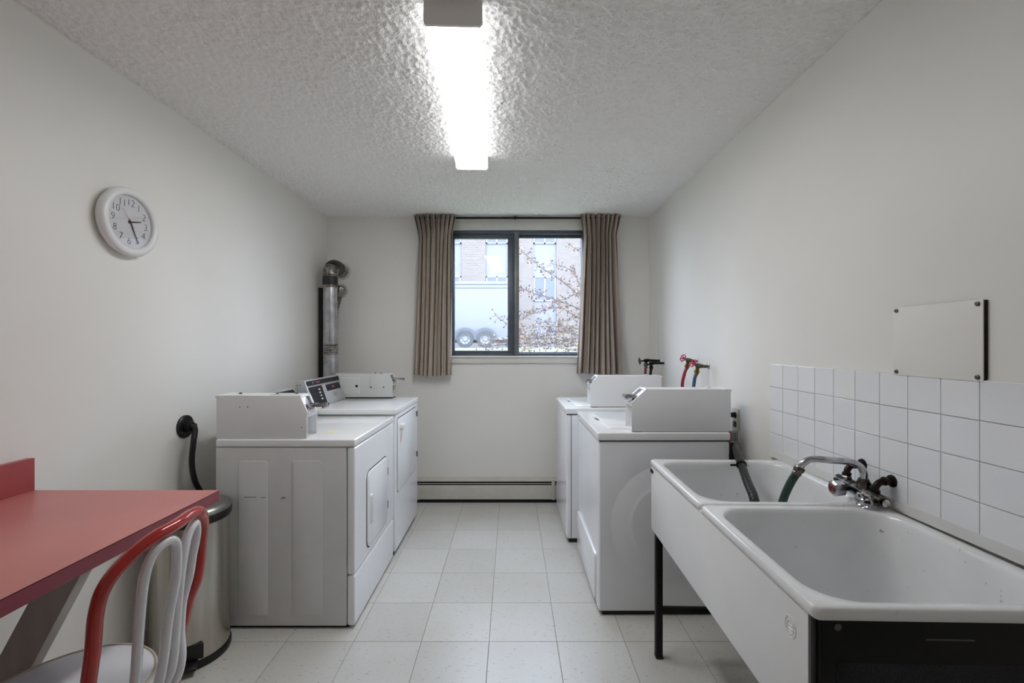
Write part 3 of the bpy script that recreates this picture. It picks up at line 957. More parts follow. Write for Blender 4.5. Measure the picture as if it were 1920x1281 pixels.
washer('white coin washer next to the laundry sink, round emboss on its side', 0.4304, 1.081, 2.218, 2.905, 0.868, 0.909, 0.020,
       (1.088, 0.596, 0.676, 2.224, 2.348, 0.912, 1.121, 1.047, ), (0.785, 0.455, 0.300), None, True)
washer('white coin washer in the corner under the right curtain, flat sided', 0.370, 1.030, 3.03, 3.715, 0.872, 0.911, 0.028,
       (1.032, 0.541, 0.600, 3.085, 3.21, 0.915, 1.126, 1.060), None, 0.4005, False)

# ------------------------------------------------------------------ dryer exhaust ducts in the corner
D1X, D1Y, DR = -1.4545, 3.60, 0.055
du = empty('exhaust_duct', (D1X, D1Y, 0), 'tall galvanised exhaust duct with dark taped elbow in the corner', 'duct')
MB().tube([(D1X - 0.004, D1Y, 1.315), (D1X - 0.002, D1Y, 1.5), (D1X - 0.004, D1Y, 1.83)], DR - 0.001, 28).build('upper_pipe', 'duct', du)
MB().tube([(D1X + 0.002, D1Y, 0.25), (D1X + 0.002, D1Y, 0.8), (D1X, D1Y, 1.33)], DR + 0.001, 28).build('lower_pipe', 'duct', du)
lo = []
for k in range(9):
    a = PI / 2 * k / 8
    lo.append((D1X + 0.002, D1Y - 0.10 * math.sin(PI / 2 - a) , 0.25 - 0.10 * math.cos(PI / 2 - a)))
lo = [(D1X + 0.002, D1Y - 0.10 * (1 - math.cos(PI / 2 * k / 8)), 0.25 - 0.10 * math.sin(PI / 2 * k / 8)) for k in range(9)]
MB().tube(lo + [(D1X + 0.002, D1Y - 0.22, 0.15)], DR, 24).build('lower_elbow', 'duct', du)
ring = []
for k in range(25):
    ring.append((DR + 0.002 + 0.0025 * math.sin(k * 2.3) + 0.001 * math.sin(k * 5.1), k * 0.0036))
MB().lathe(ring, (D1X, D1Y, 1.262), (0, 0, 1), 28).build('joint_tape', 'foil', du)
MB().lathe([(DR + 0.0015, 0), (DR + 0.004, 0.005), (DR + 0.0035, 0.062), (DR + 0.0015, 0.068)], (D1X - 0.004, D1Y, 1.818), (0, 0, 1), 28).build('dark_tape_band', 'dark_tape', du)
MB().lathe([(DR + 0.001, 0), (DR + 0.004, 0.003), (DR + 0.0015, 0.012), (DR + 0.0045, 0.015), (DR + 0.003, 0.03)], (D1X - 0.004, D1Y, 1.885), (0, 0, 1), 28).build('crimped_collar', 'foil', du)
MB().lathe([(DR + 0.0015, 0), (DR + 0.0045, 0.004), (DR + 0.0045, 0.016), (DR + 0.0015, 0.02)], (D1X - 0.004, D1Y, 1.800), (0, 0, 1), 28).build('bead_band', 'foil', du)
el = []
for k in range(11):
    a = PI / 2 * k / 10
    el.append(V(D1X - 0.004 + 0.004 * (1 - math.cos(a)), D1Y + 0.085 * (1 - math.cos(a)), 1.895 + 0.085 * math.sin(a)))
rr = [DR + (0.002 if k % 3 else 0.006) for k in range(11)]
MB().tube(el[:6], rr[:6], 28).build('elbow_lower', 'foil', du)
MB().tube(el[5:] + [V(D1X, D1Y + 0.13, 1.981), V(D1X, D1Y + 0.16, 1.978)], [DR + 0.003] * 8, 28).build('elbow_upper', 'dark_tape', du)
MB().tube([V(D1X, D1Y + 0.155, 1.979), V(D1X, YB, 1.972)], DR - 0.004, 28).build('wall_sleeve', 'foil', du)
MB().lathe([(DR, 0), (DR + 0.016, 0.0), (DR + 0.013, -0.006), (DR - 0.004, -0.008)], (D1X, YB, 1.972), (0, 1, 0), 28).build('wall_flange', 'plate_beige', du)
du2 = empty('flexible_duct', (-1.50, 3.75, 0), 'crinkled foil duct entering the wall behind the tall duct', 'duct')
p = spline([(-1.468, 3.855, 1.805), (-1.462, 3.80, 1.80), (-1.462, 3.765, 1.765), (-1.478, 3.755, 1.70), (-1.500, 3.75, 1.55), (-1.502, 3.75, 0.9), (-1.502, 3.75, 0.3)], 14)
MB().tube(p, [0.041 + (0.0028 if k % 2 else -0.0015) for k in range(len(p))], 22).build('foil_hose', 'foil', du2)
MB().lathe([(0.040, 0), (0.060, 0), (0.058, -0.008), (0.042, -0.010)], (-1.468, YB, 1.805), (0, 1, 0), 28).build('wall_flange', 'plate_beige', du2)
tag(MB().tube([(-1.571, 3.70, 0.0), (-1.571, 3.70, 1.0), (-1.571, 3.70, 1.81)], 0.0195, 16).build('black_strip', 'black'),  # plain black upright tube that draws the black strip beside the duct
    'black vertical strip in the corner, left of the tall duct', 'pipe')

# ------------------------------------------------------------------ dryer outlet and cord on the clock wall
OC = V(XL, 2.18, 0.945)
so = empty('range_outlet', OC, 'round black heavy duty outlet on the clock wall', 'outlet')
MB().lathe([(0, 0), (0.055, 0), (0.055, 0.008), (0.050, 0.012), (0.030, 0.013), (0, 0.013)], OC, (1, 0, 0), 36).build('face_plate', 'black', so)
for a in (35, 125, 215, 305):
    screw(so, OC + V(0.012, 0.044 * math.cos(math.radians(a)), 0.044 * math.sin(math.radians(a))), (1, 0, 0), 0.004, 0.002, 'grey_screw')
pc = empty('power_cord', OC + V(0.03, 0, -0.94), 'thick black power cord hanging from the round wall outlet', 'cord')
MB().lathe([(0.026, 0.0), (0.026, 0.02), (0.020, 0.030), (0, 0.030)], OC + V(0.013, 0, 0), (1, 0, 0), 20).build('plug', 'dark_iron', pc)
MB().box(XL + 0.036, XL + 0.05, 2.165, 2.20, 0.935, 0.957, 0.004).build('strain_clamp', 'grey_screw', pc)
MB().tube(spline([(XL + 0.042, 2.182, 0.945), (XL + 0.062, 2.165, 0.930), (XL + 0.075, 2.135, 0.875), (XL + 0.075, 2.125, 0.78), (XL + 0.075, 2.15, 0.68),
                  (XL + 0.09, 2.20, 0.58), (XL + 0.10, 2.25, 0.45), (XL + 0.11, 2.30, 0.30)], 8), 0.0125, 12).build('cable', 'black', pc)

# ------------------------------------------------------------------ red counter
ct = empty('counter', (-1.276, 0.4, 0), 'pink red laminate counter fixed along the clock wall', 'counter')
CY0, CY1, CXF, CZ = -0.6, 1.473, -0.961, 0.8654
MB().box(XL + 0.0005, CXF, CY0, CY1, CZ - 0.036, CZ - 0.0012, 0.001).build('edge_band', 'laminate_edge', ct)
MB().box(XL + 0.0005, CXF + 0.0003, CY0, CY1 + 0.0003, CZ - 0.0012, CZ, 0.0003).build('worktop', 'laminate', ct)
MB().box(CXF - 0.001, CXF + 0.0006, CY0, CY1, CZ - 0.0028, CZ - 0.0010).build('dark_seam', 'laminate_seam', ct)
MB().box(XL + 0.0005, XL + 0.024, CY0, CY1, CZ, CZ + 0.106, 0.0012).build('backsplash', 'laminate_back', ct)
for yb_ in (1.20, 0.10):
    br_ = MB().prism([(-1.155 + 0.045, yb_, 0.829), (-1.155 - 0.058, yb_, 0.829), (XL + 0.0005, yb_, 0.10), (XL + 0.0005, yb_, -0.085 + 0.0)], (0, 0.036, 0), 0.002)
    br_ = MB().prism([(-1.100, yb_, 0.829), (-1.200, yb_, 0.829), (-1.591, yb_, 0.104), (-1.591, yb_, 0.0), (-1.545, yb_, 0.0)], (0, 0.036, 0), 0.002)
    br_.build('diagonal_brace', 'brace', ct)

# ------------------------------------------------------------------ chairs
def chair():
    ch = empty('parlor_chair', (-1.10, 1.105, 0), 'red and white tubular parlor chair standing under the counter by the trash can', 'chair', 'chairs at the red counter')
    yc = 1.105
    hoop = [(-0.965, 0.955, 0.0), (-0.940, 0.952, 0.25), (-0.915, 0.950, 0.50), (-0.890, 0.950, 0.68), (-0.880, 0.949, 0.775), (-0.868, 0.956, 0.828), (-0.850, 0.985, 0.868), (-0.8257, 1.03, 0.899),
            (-0.814, 1.085, 0.907), (-0.823, 1.15, 0.909), (-0.836, 1.20, 0.896), (-0.850, 1.234, 0.856), (-0.863, 1.245, 0.792), (-0.8735, 1.246, 0.701), (-0.898, 1.241, 0.625),
            (-0.920, 1.235, 0.50), (-0.945, 1.240, 0.25), (-0.965, 1.245, 0.0)]
    MB().tube(spline(hoop, 8), 0.0142, 14).build('back_hoop', 'red_tube', ch)
    loop_a = [(-0.893, 1.035, 0.445), (-0.880, 1.033, 0.50), (-0.866, 1.030, 0.566), (-0.847, 1.020, 0.72), (-0.832, 1.016, 0.82), (-0.822, 1.031, 0.866), (-0.812, 1.058, 0.880), (-0.810, 1.080, 0.866),
              (-0.812, 1.087, 0.825), (-0.8155, 1.086, 0.771), (-0.8315, 1.085, 0.681), (-0.842, 1.085, 0.590), (-0.858, 1.085, 0.510), (-0.888, 1.084, 0.445)]
    loop_b = [(-0.884, 1.118, 0.445), (-0.862, 1.116, 0.50), (-0.8434, 1.115, 0.556), (-0.830, 1.115, 0.7145), (-0.8245, 1.120, 0.793), (-0.826, 1.142, 0.858), (-0.830, 1.174, 0.876), (-0.838, 1.191, 0.842),
              (-0.8478, 1.19, 0.786), (-0.8526, 1.185, 0.735), (-0.8673, 1.18, 0.6647), (-0.869, 1.175, 0.592), (-0.862, 1.17, 0.531), (-0.868, 1.165, 0.485), (-0.890, 1.162, 0.445)]
    for lp_ in (loop_a, loop_b):
        MB().tube(spline(lp_, 7), 0.0108, 12).build('back_loop', 'white_tube', ch)
    sc_ = V(-1.115, yc, 0)
    R = 0.190
    MB().lathe([(0, 0.452), (R - 0.012, 0.452), (R, 0.458), (R + 0.001, 0.470), (R - 0.006, 0.480), (R - 0.03, 0.488), (R * 0.5, 0.494), (0, 0.495)], sc_, (0, 0, 1), 56).build('seat', 'vinyl', ch, 60)
    for z in (0.4795, 0.456):
        MB().tube([sc_ + V((R - 0.003 + (0.003 if z < 0.47 else 0)) * math.cos(2 * PI * k / 56), (R - 0.003 + (0.003 if z < 0.47 else 0)) * math.sin(2 * PI * k / 56), z) for k in range(56)], 0.0035, 8, closed=True).build('piping', 'piping', ch)
    MB().tube([sc_ + V((R - 0.012) * math.cos(2 * PI * k / 48), (R - 0.012) * math.sin(2 * PI * k / 48), 0.441) for k in range(48)], 0.011, 10, closed=True).build('seat_ring', 'red_tube', ch)
    for sy in (-1, 1):
        MB().tube(spline([(-1.245, yc + sy * 0.115, 0.445), (-1.262, yc + sy * 0.13, 0.25), (-1.275, yc + sy * 0.145, 0.0)], 6), 0.0142, 12).build('front_leg', 'red_tube', ch)
    MB().tube([V(-1.10 + 0.155 * math.cos(2 * PI * k / 40), yc + 0.135 * math.sin(2 * PI * k / 40), 0.20) for k in range(40)], 0.008, 8, closed=True).build('leg_ring', 'white_tube', ch)
    return ch
ch1 = chair()
ch2 = copy_tree(ch1)
ch2['label'] = 'second parlor chair, only its red hoop peeking in at the left picture edge'
ch2.location = ch1.location + V(-0.012, -0.50, 0)

# ------------------------------------------------------------------ trash can
TC = V(-1.402, 1.958, 0)
tr = empty('trash_can', TC, 'round stainless steel pedal trash can between the counter and the dryer', 'trash can')
R = 0.145
MB().lathe([(0, 0.03), (R, 0.03), (R, 0.592), (0, 0.592)], TC, (0, 0, 1), 64).build('body', 'steel', tr)
MB().lathe([(0, 0), (R + 0.004, 0.0), (R + 0.006, 0.006), (R + 0.006, 0.026), (R + 0.001, 0.034), (0, 0.034)], TC, (0, 0, 1), 64).build('base_ring', 'black', tr)
MB().lathe([(R - 0.01, 0.588), (R + 0.004, 0.588), (R + 0.008, 0.594), (R + 0.008, 0.616), (R + 0.004, 0.622), (R - 0.01, 0.622)], TC, (0, 0, 1), 64).build('rim_band', 'black', tr)
MB().lathe([(R + 0.005, 0.6225), (R + 0.006, 0.628), (R + 0.001, 0.640), (R - 0.022, 0.652), (R - 0.06, 0.660), (0, 0.664)], TC, (0, 0, 1), 64).build('lid', 'steel_lid', tr, 50)
dirp = V(0.50, -0.866, 0).normalized()
tng = V(-dirp.y, dirp.x, 0)
c_ = TC + dirp * (R - 0.004)
MB().plate(c_ + V(0, 0, 0.075), tng, (0, 0, 1), 0.115, 0.062, 0.004, 0.0085, 0.002).build('pedal_housing', 'black', tr)
q = TC + dirp * (R + 0.002)
pd = MB().prism([q - tng * 0.042 + V(0, 0, 0.030), q + tng * 0.042 + V(0, 0, 0.030), q + tng * 0.036 + dirp * 0.042 + V(0, 0, 0.022), q - tng * 0.036 + dirp * 0.042 + V(0, 0, 0.022)], (0, 0, 0.012), 0.003)
pd.build('pedal', 'black', tr)
MB().box(TC.x - 0.04, TC.x + 0.04, TC.y + R - 0.004, TC.y + R + 0.006, 0.575, 0.63, 0.003).build('hinge', 'black', tr)

# ------------------------------------------------------------------ curtains and rail
rail = empty('curtain_rail', (0.04, YB - 0.05, 2.40), 'thin dark curtain rail above the window', 'curtain rail')
MB().box(-0.80, 0.91, YB - 0.062, YB - 0.048, 2.411, 2.425, 0.002).build('rail_bar', 'dark_iron', rail)
for x in (-0.78, 0.03, 0.89):
    MB().box(x - 0.008, x + 0.008, YB - 0.05, YB, 2.414, 2.436, 0.002).build('bracket', 'dark_iron', rail)
def curtain(name, lbl, top, mid_, bot, zt, zb, seed, gather):
    rnd = random.Random(seed)
    NU, NV = 150, 44
    nf = 8.5
    ph = [rnd.uniform(0, 6.28) for _ in range(4)]
    mb = MB()
    def pos(u, v):
        # u across, v from the top (0) to the hem (1)
        z = zt + (zb - zt) * v + 0.006 * math.sin(6 * u + ph[3]) * v
        if v < 0.13:
            t = v / 0.13
            x0 = top[0] + (mid_[0] - top[0]) * t
            x1 = top[1] + (mid_[1] - top[1]) * t
        else:
            t = (v - 0.13) / 0.87
            x0 = mid_[0] + (bot[0] - mid_[0]) * t
            x1 = mid_[1] + (bot[1] - mid_[1]) * t
        ww = u + 0.016 * math.sin(2 * PI * u * 3 + ph[0]) * min(1, v * 4) + 0.010 * math.sin(2 * PI * u * 1.5 + ph[1] + v * 1.6)
        ww += 0.008 * math.sin(v * 5 + 7 * u)
        f = 2 * PI * nf * ww
        amp = 0.026 + 0.014 * v
        pin = math.exp(-((v - 0.12) / 0.035) ** 2)
        y = amp * math.sin(f) * (1 - 0.45 * pin) + 0.009 * math.sin(2.0 * f + ph[2]) + 0.005 * math.sin(3.1 * f + ph[1] + 3 * v)
        if v < 0.13:
            y += 0.010 * math.sin(f * 3 + ph[0]) * (1 - v / 0.13)
        x = x0 + (x1 - x0) * u + 0.007 * math.cos(f) * (0.5 + v * 0.5)
        return V(x, YB - 0.075 + y, z)
    vs = []
    for side in (0, 1):
        for j in range(NV + 1):
            for i in range(NU + 1):
                p_ = pos(i / NU, j / NV)
                vs.append(p_ + V(0, 0.0022 * side, 0))
    n1 = (NU + 1) * (NV + 1)
    fs = []
    for side in (0, 1):
        for j in range(NV):
            for i in range(NU):
                a = side * n1 + j * (NU + 1) + i
                q_ = (a, a + 1, a + NU + 2, a + NU + 1)
                fs.append(q_ if side else tuple(reversed(q_)))
    for i in range(NU):
        a, b = i, n1 + i
        fs.append((a, a + 1, b + 1, b))
        a, b = NV * (NU + 1) + i, n1 + NV * (NU + 1) + i
        fs.append((a + 1, a, b, b + 1))
    for j in range(NV):
        a, b = j * (NU + 1), n1 + j * (NU + 1)
        fs.append((a + NU + 1, a, b, b + NU + 1))
        a, b = a + NU, b + NU
        fs.append((a, a + NU + 1, b + NU + 1, b))
    mb.add(vs, fs)
    root = empty(name, ((bot[0] + bot[1]) / 2, YB - 0.075, zb), lbl, 'curtain', 'curtains either side of the window')
    ob = mb.build('drape', 'curtain', root, 80, fix=False)
    uvl = ob.data.uv_layers.new(name='UVMap')
    for lp in ob.data.loops:
        k = lp.vertex_index % n1
        uvl.data[lp.index].uv = ((k % (NU + 1)) / NU * 1.0 + seed * 3.1, (k // (NU + 1)) / NV)
    # stitched hem band and pleat stitches
    hb = MB()
    for side in (-1, 1):
        hb.tube([pos(i / NU, 0.955) + V(0, side * 0.0018, 0) for i in range(NU + 1)], 0.0011, 5)
    h2 = hb.build('hem_seam', 'piping', root)
    return root
curtain('curtain', 'taupe striped pleated curtain left of the window, above the gap by the dryers', (-0.826, -0.462), (-0.790, -0.497), (-0.832, -0.505), 2.436, 1.082, 1, 1)
curtain('curtain', 'taupe striped pleated curtain right of the window, above the far washer', (0.576, 0.925), (0.606, 0.890), (0.545, 0.945), 2.440, 1.092, 2, 1)

# ------------------------------------------------------------------ baseboard heater
bh = empty('baseboard_heater', (0, YB, 0), 'long cream baseboard heater along the floor under the window', 'heater')
MB().box(-1.30, 1.15, YB - 0.012, YB, 0.02, 0.200, 0.002).build('back_plate', 'heater', bh)
MB().box(-1.30, 1.15, YB - 0.055, YB - 0.012, 0.150, 0.178).build('dark_slot', 'dark_gap', bh)
MB().prism([(-1.30, YB - 0.012, 0.196), (-1.30, YB - 0.052, 0.190), (-1.30, YB - 0.054, 0.176), (-1.30, YB - 0.012, 0.182)], (2.45, 0, 0)).build('top_cover', 'heater', bh)
MB().box(-1.30, 1.15, YB - 0.0665, YB - 0.060, 0.1615, 0.1665, 0.001).build('damper', 'heater', bh)
MB().box(-1.30, 1.15, YB - 0.064, YB - 0.055, 0.030, 0.150, 0.003).build('front_cover', 'heater', bh)
MB().box(-1.30, 1.15, YB - 0.055, YB - 0.014, 0.0, 0.030).build('toe_gap', 'dark_gap', bh)
MB().box(-0.81, -0.785, YB - 0.068, YB - 0.054, 0.028, 0.152, 0.003).build('joint_cover', 'heater', bh)
MB().box(0.34, 0.365, YB - 0.070, YB - 0.052, 0.028, 0.200, 0.003).build('joint_cover', 'heater', bh)

# ------------------------------------------------------------------ laundry sink
SK = V(0.87, 1.395, 0)
sk = empty('laundry_sink', SK, 'white enamel double laundry sink on a black steel frame', 'sink')
ZR = 0.845
def basin(y0, y1):
    x0, x1 = 0.5875, 1.152
    cx, cy = (x0 + x1) / 2, (y0 + y1) / 2
    W, L = (x1 - x0), (y1 - y0)
    def loop(w_, l_, r, z, dx=0, ns=7):
        pts = []
        for sx, sy, a0 in ((1, 1, 0), (-1, 1, 90), (-1, -1, 180), (1, -1, 270)):
            for k in range(ns + 1):
                a = math.radians(a0 + 90 * k / ns)
                pts.append(V(cx + dx + sx * (w_ / 2 - r) + r * math.cos(a), cy + sy * (l_ / 2 - r) + r * math.sin(a), z))
        return pts
    lp = [loop(W - 0.012, L - 0.012, 0.012, ZR - 0.026), loop(W - 0.002, L - 0.002, 0.016, ZR - 0.022), loop(W, L, 0.018, ZR - 0.012), loop(W - 0.004, L - 0.004, 0.018, ZR - 0.003),
          loop(W - 0.012, L - 0.012, 0.020, ZR), loop(W - 0.058, L - 0.050, 0.085, ZR - 0.001), loop(W - 0.066, L - 0.058, 0.085, ZR - 0.004),
          loop(W - 0.074, L - 0.066, 0.085, ZR - 0.014), loop(W - 0.080, L - 0.072, 0.085, ZR - 0.035), loop(W - 0.120, L - 0.105, 0.090, ZR - 0.20),
          loop(W - 0.145, L - 0.125, 0.095, ZR - 0.285), loop(W - 0.18, L - 0.16, 0.085, ZR - 0.312), loop(W - 0.25, L - 0.23, 0.06, ZR - 0.322), loop(0.10, 0.10, 0.045, ZR - 0.328)]
    b_ = MB().loft(lp, False, True).build('basin', 'porcelain', sk, 50)
    us = [loop(W - 0.020, L - 0.020, 0.02, ZR - 0.027), loop(W - 0.066, L - 0.058, 0.08, ZR - 0.030), loop(W - 0.105, L - 0.09, 0.09, ZR - 0.21), loop(W - 0.13, L - 0.11, 0.09, ZR - 0.30), loop(W - 0.2, L - 0.2, 0.06, ZR - 0.336)]
    MB().loft(us, False, True).build('undercoat', 'undercoat', b_, 50)
    MB().lathe([(0, -0.002), (0.034, -0.002), (0.036, 0.0), (0.030, 0.002), (0.02, -0.001), (0, -0.001)], (cx, cy, ZR - 0.326), (0, 0, 1), 24).build('drain', 'chrome', b_)
    MB().lathe([(0.02, -0.02), (0.02, -0.15), (0.0, -0.15)], (cx, cy, ZR - 0.326), (0, 0, 1), 16).build('tail_pipe', 'dark_iron', b_)
    return b_
basin(0.840, 1.3925)
basin(1.3975, 1.950)
MB().box(0.592, 0.600, 0.868, 1.938, 0.546, ZR - 0.021, 0.002).build('apron', 'apron', sk)
MB().box(0.594, 0.604, 0.862, 0.875, 0.546, ZR - 0.024, 0.001).build('apron_end', 'grey_edge', sk)
em = MB()
for r in (0.0185, 0.0115):
    em.tube([V(0.5918, 0.925 + r * math.cos(2 * PI * k / 32), 0.757 + 1.15 * r * math.sin(2 * PI * k / 32)) for k in range(32)], 0.0011, 6, closed=True)
for k in range(8):
    a = 2 * PI * k / 8
    em.tube([V(0.5918, 0.925 + r * math.cos(a), 0.757 + 1.15 * r * math.sin(a)) for r in (0.013, 0.017)], 0.0009, 5)
em.tube([V(0.5918, 0.919, 0.761), V(0.5918, 0.931, 0.761)], 0.0012, 5)
em.tube([V(0.5918, 0.919, 0.753), V(0.5918, 0.931, 0.753)], 0.0012, 5)
em.build('embossed_emblem', 'apron', sk)
for x in (0.604, 1.12):
    for y in (0.850, 1.905):
        lg = MB()
        lg.box(x, x + 0.028, y, y + 0.028, 0.004, ZR - 0.024, 0.0015)
        l_ = lg.build('leg', 'black_metal', sk)
        MB().box(x - 0.001, x + 0.030, y - 0.001, y + 0.030, 0, 0.010, 0.002).build('foot', 'black', l_)
for y in (0.853, 1.910):
    MB().box(0.632, 1.12, y, y + 0.02, 0.192, 0.216, 0.002).build('cross_bar', 'black_metal', sk)
MB().box(1.126, 1.142, 0.878, 1.905, 0.192, 0.216, 0.002).build('cross_bar', 'black_metal', sk)
ep = MB().box(0.606, 1.145, 0.848, 0.8505, 0.737, ZR - 0.026, 0.0008).build('end_panel', 'black_metal', sk)
screw(ep, (0.635, 0.848, 0.806), (0, -1, 0), 0.007, 0.003, 'grey_screw')
MB().box(0.800, 0.89, 0.8474, 0.8482, 0.783, 0.786).build('scratch', 'grey_edge', ep)
MB().box(0.606, 1.145, 1.9355, 1.938, 0.737, ZR - 0.026, 0.0008).build('end_panel', 'black_metal', sk)
MB().box(0.588, 0.5925, 1.908, 1.938, 0.792, 0.806).build('corner_clip', 'black_metal', sk)
sk.rotation_euler.z = math.radians(-1.46)

# ------------------------------------------------------------------ wall mixer over the sink
fc = empty('sink_mixer', (1.12, 1.42, 0.85), 'tarnished chrome wall mixer with swivel spout above the double sink', 'faucet')
for y, z in ((1.385, 0.922), (1.502, 0.942)):
    MB().lathe([(0.0, 0), (0.020, 0), (0.018, -0.006), (0.010, -0.009), (0, -0.009)], (XR - 0.006, y, z), (1, 0, 0), 18).build('wall_rose', 'rust', fc)
    MB().tube(spline([(XR - 0.008, y, z), (XR - 0.034, y, z), (XR - 0.055, y, z - 0.012), (XR - 0.062, y, z - 0.036), (XR - 0.062, y, z - 0.062)], 5), 0.0098, 12).build('elbow_pipe', 'rust', fc)
    MB().lathe([(0.0095, 0), (0.0135, 0.001), (0.0135, 0.008), (0.0095, 0.009)], (XR - 0.036, y, z), (1, 0, -0.1), 12).build('elbow_collar', 'rust', fc)
    MB().lathe([(0.0095, 0), (0.0135, 0.001), (0.0135, 0.009), (0.0095, 0.010)], (XR - 0.0605, y, z - 0.036), (0, 0, 1), 12).build('elbow_collar', 'rust', fc)
    MB().lathe([(0.0, 0), (0.019, 0), (0.021, 0.004), (0.021, 0.014), (0.016, 0.019), (0.016, 0.026), (0.0125, 0.030), (0, 0.030)], (XR - 0.062, y, z - 0.066), (0, 0, 1), 6).build('union_nut', 'chrome_dirty', fc)
bx = XR - 0.064
MB().tube([(bx, 1.345, 0.868), (bx, 1.40, 0.872), (bx, 1.45, 0.877), (bx, 1.535, 0.884)], [0.019, 0.021, 0.021, 0.018], 16).build('mixer_body', 'chrome_dirty', fc)
MB().lathe([(0, 0), (0.012, 0), (0.012, 0.004), (0.007, 0.007), (0, 0.007)], (bx, 1.343, 0.868), (0, -1, 0), 14).build('end_plug', 'chrome', fc)
MB().lathe([(0.021, 0), (0.021, 0.016), (0.017, 0.022), (0.014, 0.030), (0, 0.030)], (bx, 1.425, 0.888), (0, 0, 1), 18).build('spout_base', 'chrome_dirty', fc)
spt = spline([(bx, 1.425, 0.905), (bx, 1.425, 0.935), (bx - 0.012, 1.427, 0.957), (bx - 0.040, 1.431, 0.969), (bx - 0.085, 1.438, 0.972), (bx - 0.135, 1.447, 0.974), (bx - 0.158, 1.452, 0.970), (bx - 0.175, 1.456, 0.956), (bx - 0.183, 1.459, 0.940)], 7)
MB().tube(spt, 0.0105, 16).build('spout', 'chrome', fc)
hd = (V(*spt[-1]) - V(*spt[-2])).normalized()
e0 = V(*spt[-1])
MB().lathe([(0, -0.006), (0.015, -0.006), (0.0165, -0.002), (0.0165, 0.006), (0.015, 0.010), (0.013, 0.012), (0.0145, 0.015), (0.0145, 0.022), (0, 0.022)], e0, hd, 12).build('hose_coupling', 'chrome_dirty', fc)
# cross-handle: faceted knob with a red ring
for nm, y, z in (('knob_stem', 1.472, 0.874), ('wheel_stem', 1.368, 0.869)):
    MB().tube([(bx - 0.012, y, z), (bx - 0.045, y, z - 0.002)], [0.012, 0.009], 12).build(nm, 'chrome_dirty', fc)
kb = MB().lathe([(0, 0), (0.014, 0), (0.025, 0.006), (0.0265, 0.032), (0.019, 0.038), (0.010, 0.039), (0, 0.039)], (bx - 0.030, 1.472, 0.873), (-1, 0, -0.05), 8).build('faceted_knob', 'chrome', fc, 20)
MB().lathe([(0.008, 0.0385), (0.011, 0.0385), (0.011, 0.0405), (0.008, 0.0405)], (bx - 0.030, 1.472, 0.873), (-1, 0, -0.05), 20).build('red_ring', 'red_tag', kb)
def hand_wheel(parent, c, ax, R, m, lobes=8, t=0.0035, hub=0.006, name='hand_wheel'):
    ax = V(*ax).normalized()
    up_ = V(0, 0, 1) if abs(ax.z) < 0.9 else V(1, 0, 0)
    u = (up_ - ax * up_.dot(ax)).normalized()
    v = ax.cross(u)
    c = V(*c)
    mb = MB()
    n = 48
    mb.tube([c + (u * math.cos(2 * PI * k / n) + v * math.sin(2 * PI * k / n)) * R * (1 + 0.09 * math.cos(lobes * 2 * PI * k / n)) for k in range(n)], t, 7, closed=True)
    for k in range(4):
        a = PI / 2 * k + 0.4
        mb.tube([c, c + (u * math.cos(a) + v * math.sin(a)) * R], t * 0.85, 6)
    mb.lathe([(0, -hub * 0.8), (hub, -hub * 0.8), (hub, hub * 0.8), (hub * 0.5, hub * 1.2), (0, hub * 1.2)], c, ax, 10)
    return mb.build(name, m, parent)
hand_wheel(fc, (bx - 0.046, 1.368, 0.868), (-1, -0.35, 0), 0.0215, 'chrome', 8, 0.0038)
tag(MB().tube(spline([tuple(e0 + hd * 0.018), tuple(e0 + hd * 0.06), (0.895, 1.478, 0.83), (0.880, 1.49, 0.74), (0.90, 1.495, 0.63), (0.93, 1.51, 0.545)], 7), 0.0125, 14).build('hose', 'green_hose'),
    'green hose hanging from the mixer spout into the far basin', 'hose')

# ------------------------------------------------------------------ access panel
ap = empty('access_panel', (XR, 1.246, 1.353), 'off white square access panel screwed to the wall above the tiles', 'panel')
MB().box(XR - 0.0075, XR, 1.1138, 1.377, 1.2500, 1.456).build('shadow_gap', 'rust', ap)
pp = MB().box(XR - 0.0105, XR - 0.007, 1.1155, 1.378, 1.2515, 1.457, 0.0012).build('cover', 'wall', ap)
for y in (1.128, 1.366):
    for z in (1.262, 1.447):
        MB().lathe([(0, 0), (0.0062, 0), (0.0055, 0.003), (0.003, 0.004), (0, 0.003)], (XR - 0.0105, y, z), (-1, 0, 0), 12).build('screw', 'grey_screw', ap)
        
# ------------------------------------------------------------------ supply valves and hoses over the washers
def valve(lbl, wall_y, z, xbody, wheel_c, wheel_m, body_m, R, grp, pair_dir=(-1, -0.12, 0.10)):
    v_ = empty('supply_valve', (XR, wall_y, z), lbl, 'valve', grp)
    MB().lathe([(0, 0), (0.016, 0), (0.014, 0.004), (0.008, 0.007), (0, 0.007)], (XR, wall_y, z), (-1, 0, 0), 16).build('wall_rose', 'chrome', v_)
    B = V(xbody, wall_y - 0.004, z + 0.002)
    MB().tube([V(XR, wall_y, z), V(XR - 0.025, wall_y, z), B + V(0.022, 0, 0), B], [0.008, 0.009, 0.011, 0.014], 12).build('stub_pipe', body_m, v_)
    W = V(*wheel_c)
    MB().tube([B + V(0.012, 0, 0), B + (W - B) * 0.35, B + (W - B) * 0.4, W], [0.014, 0.013, 0.006, 0.005], 12).build('valve_body', body_m, v_)
    hand_wheel(v_, W, W - B, R, wheel_m, 6, 0.0034, 0.005)
    return v_, B
grp = 'supply valves over the near washer'
v1, B1 = valve('red wheel valve nearest the sink, with the blue hose', 2.691, 1.212, 1.119, (1.082, 2.675, 1.232), 'red_wheel', 'bronze', 0.021, None)
v2, B2 = valve('red wheel valve with the red hose, behind the blue hose valve', 2.861, 1.238, 1.128, (1.088, 2.845, 1.258), 'red_wheel', 'bronze', 0.022, None)
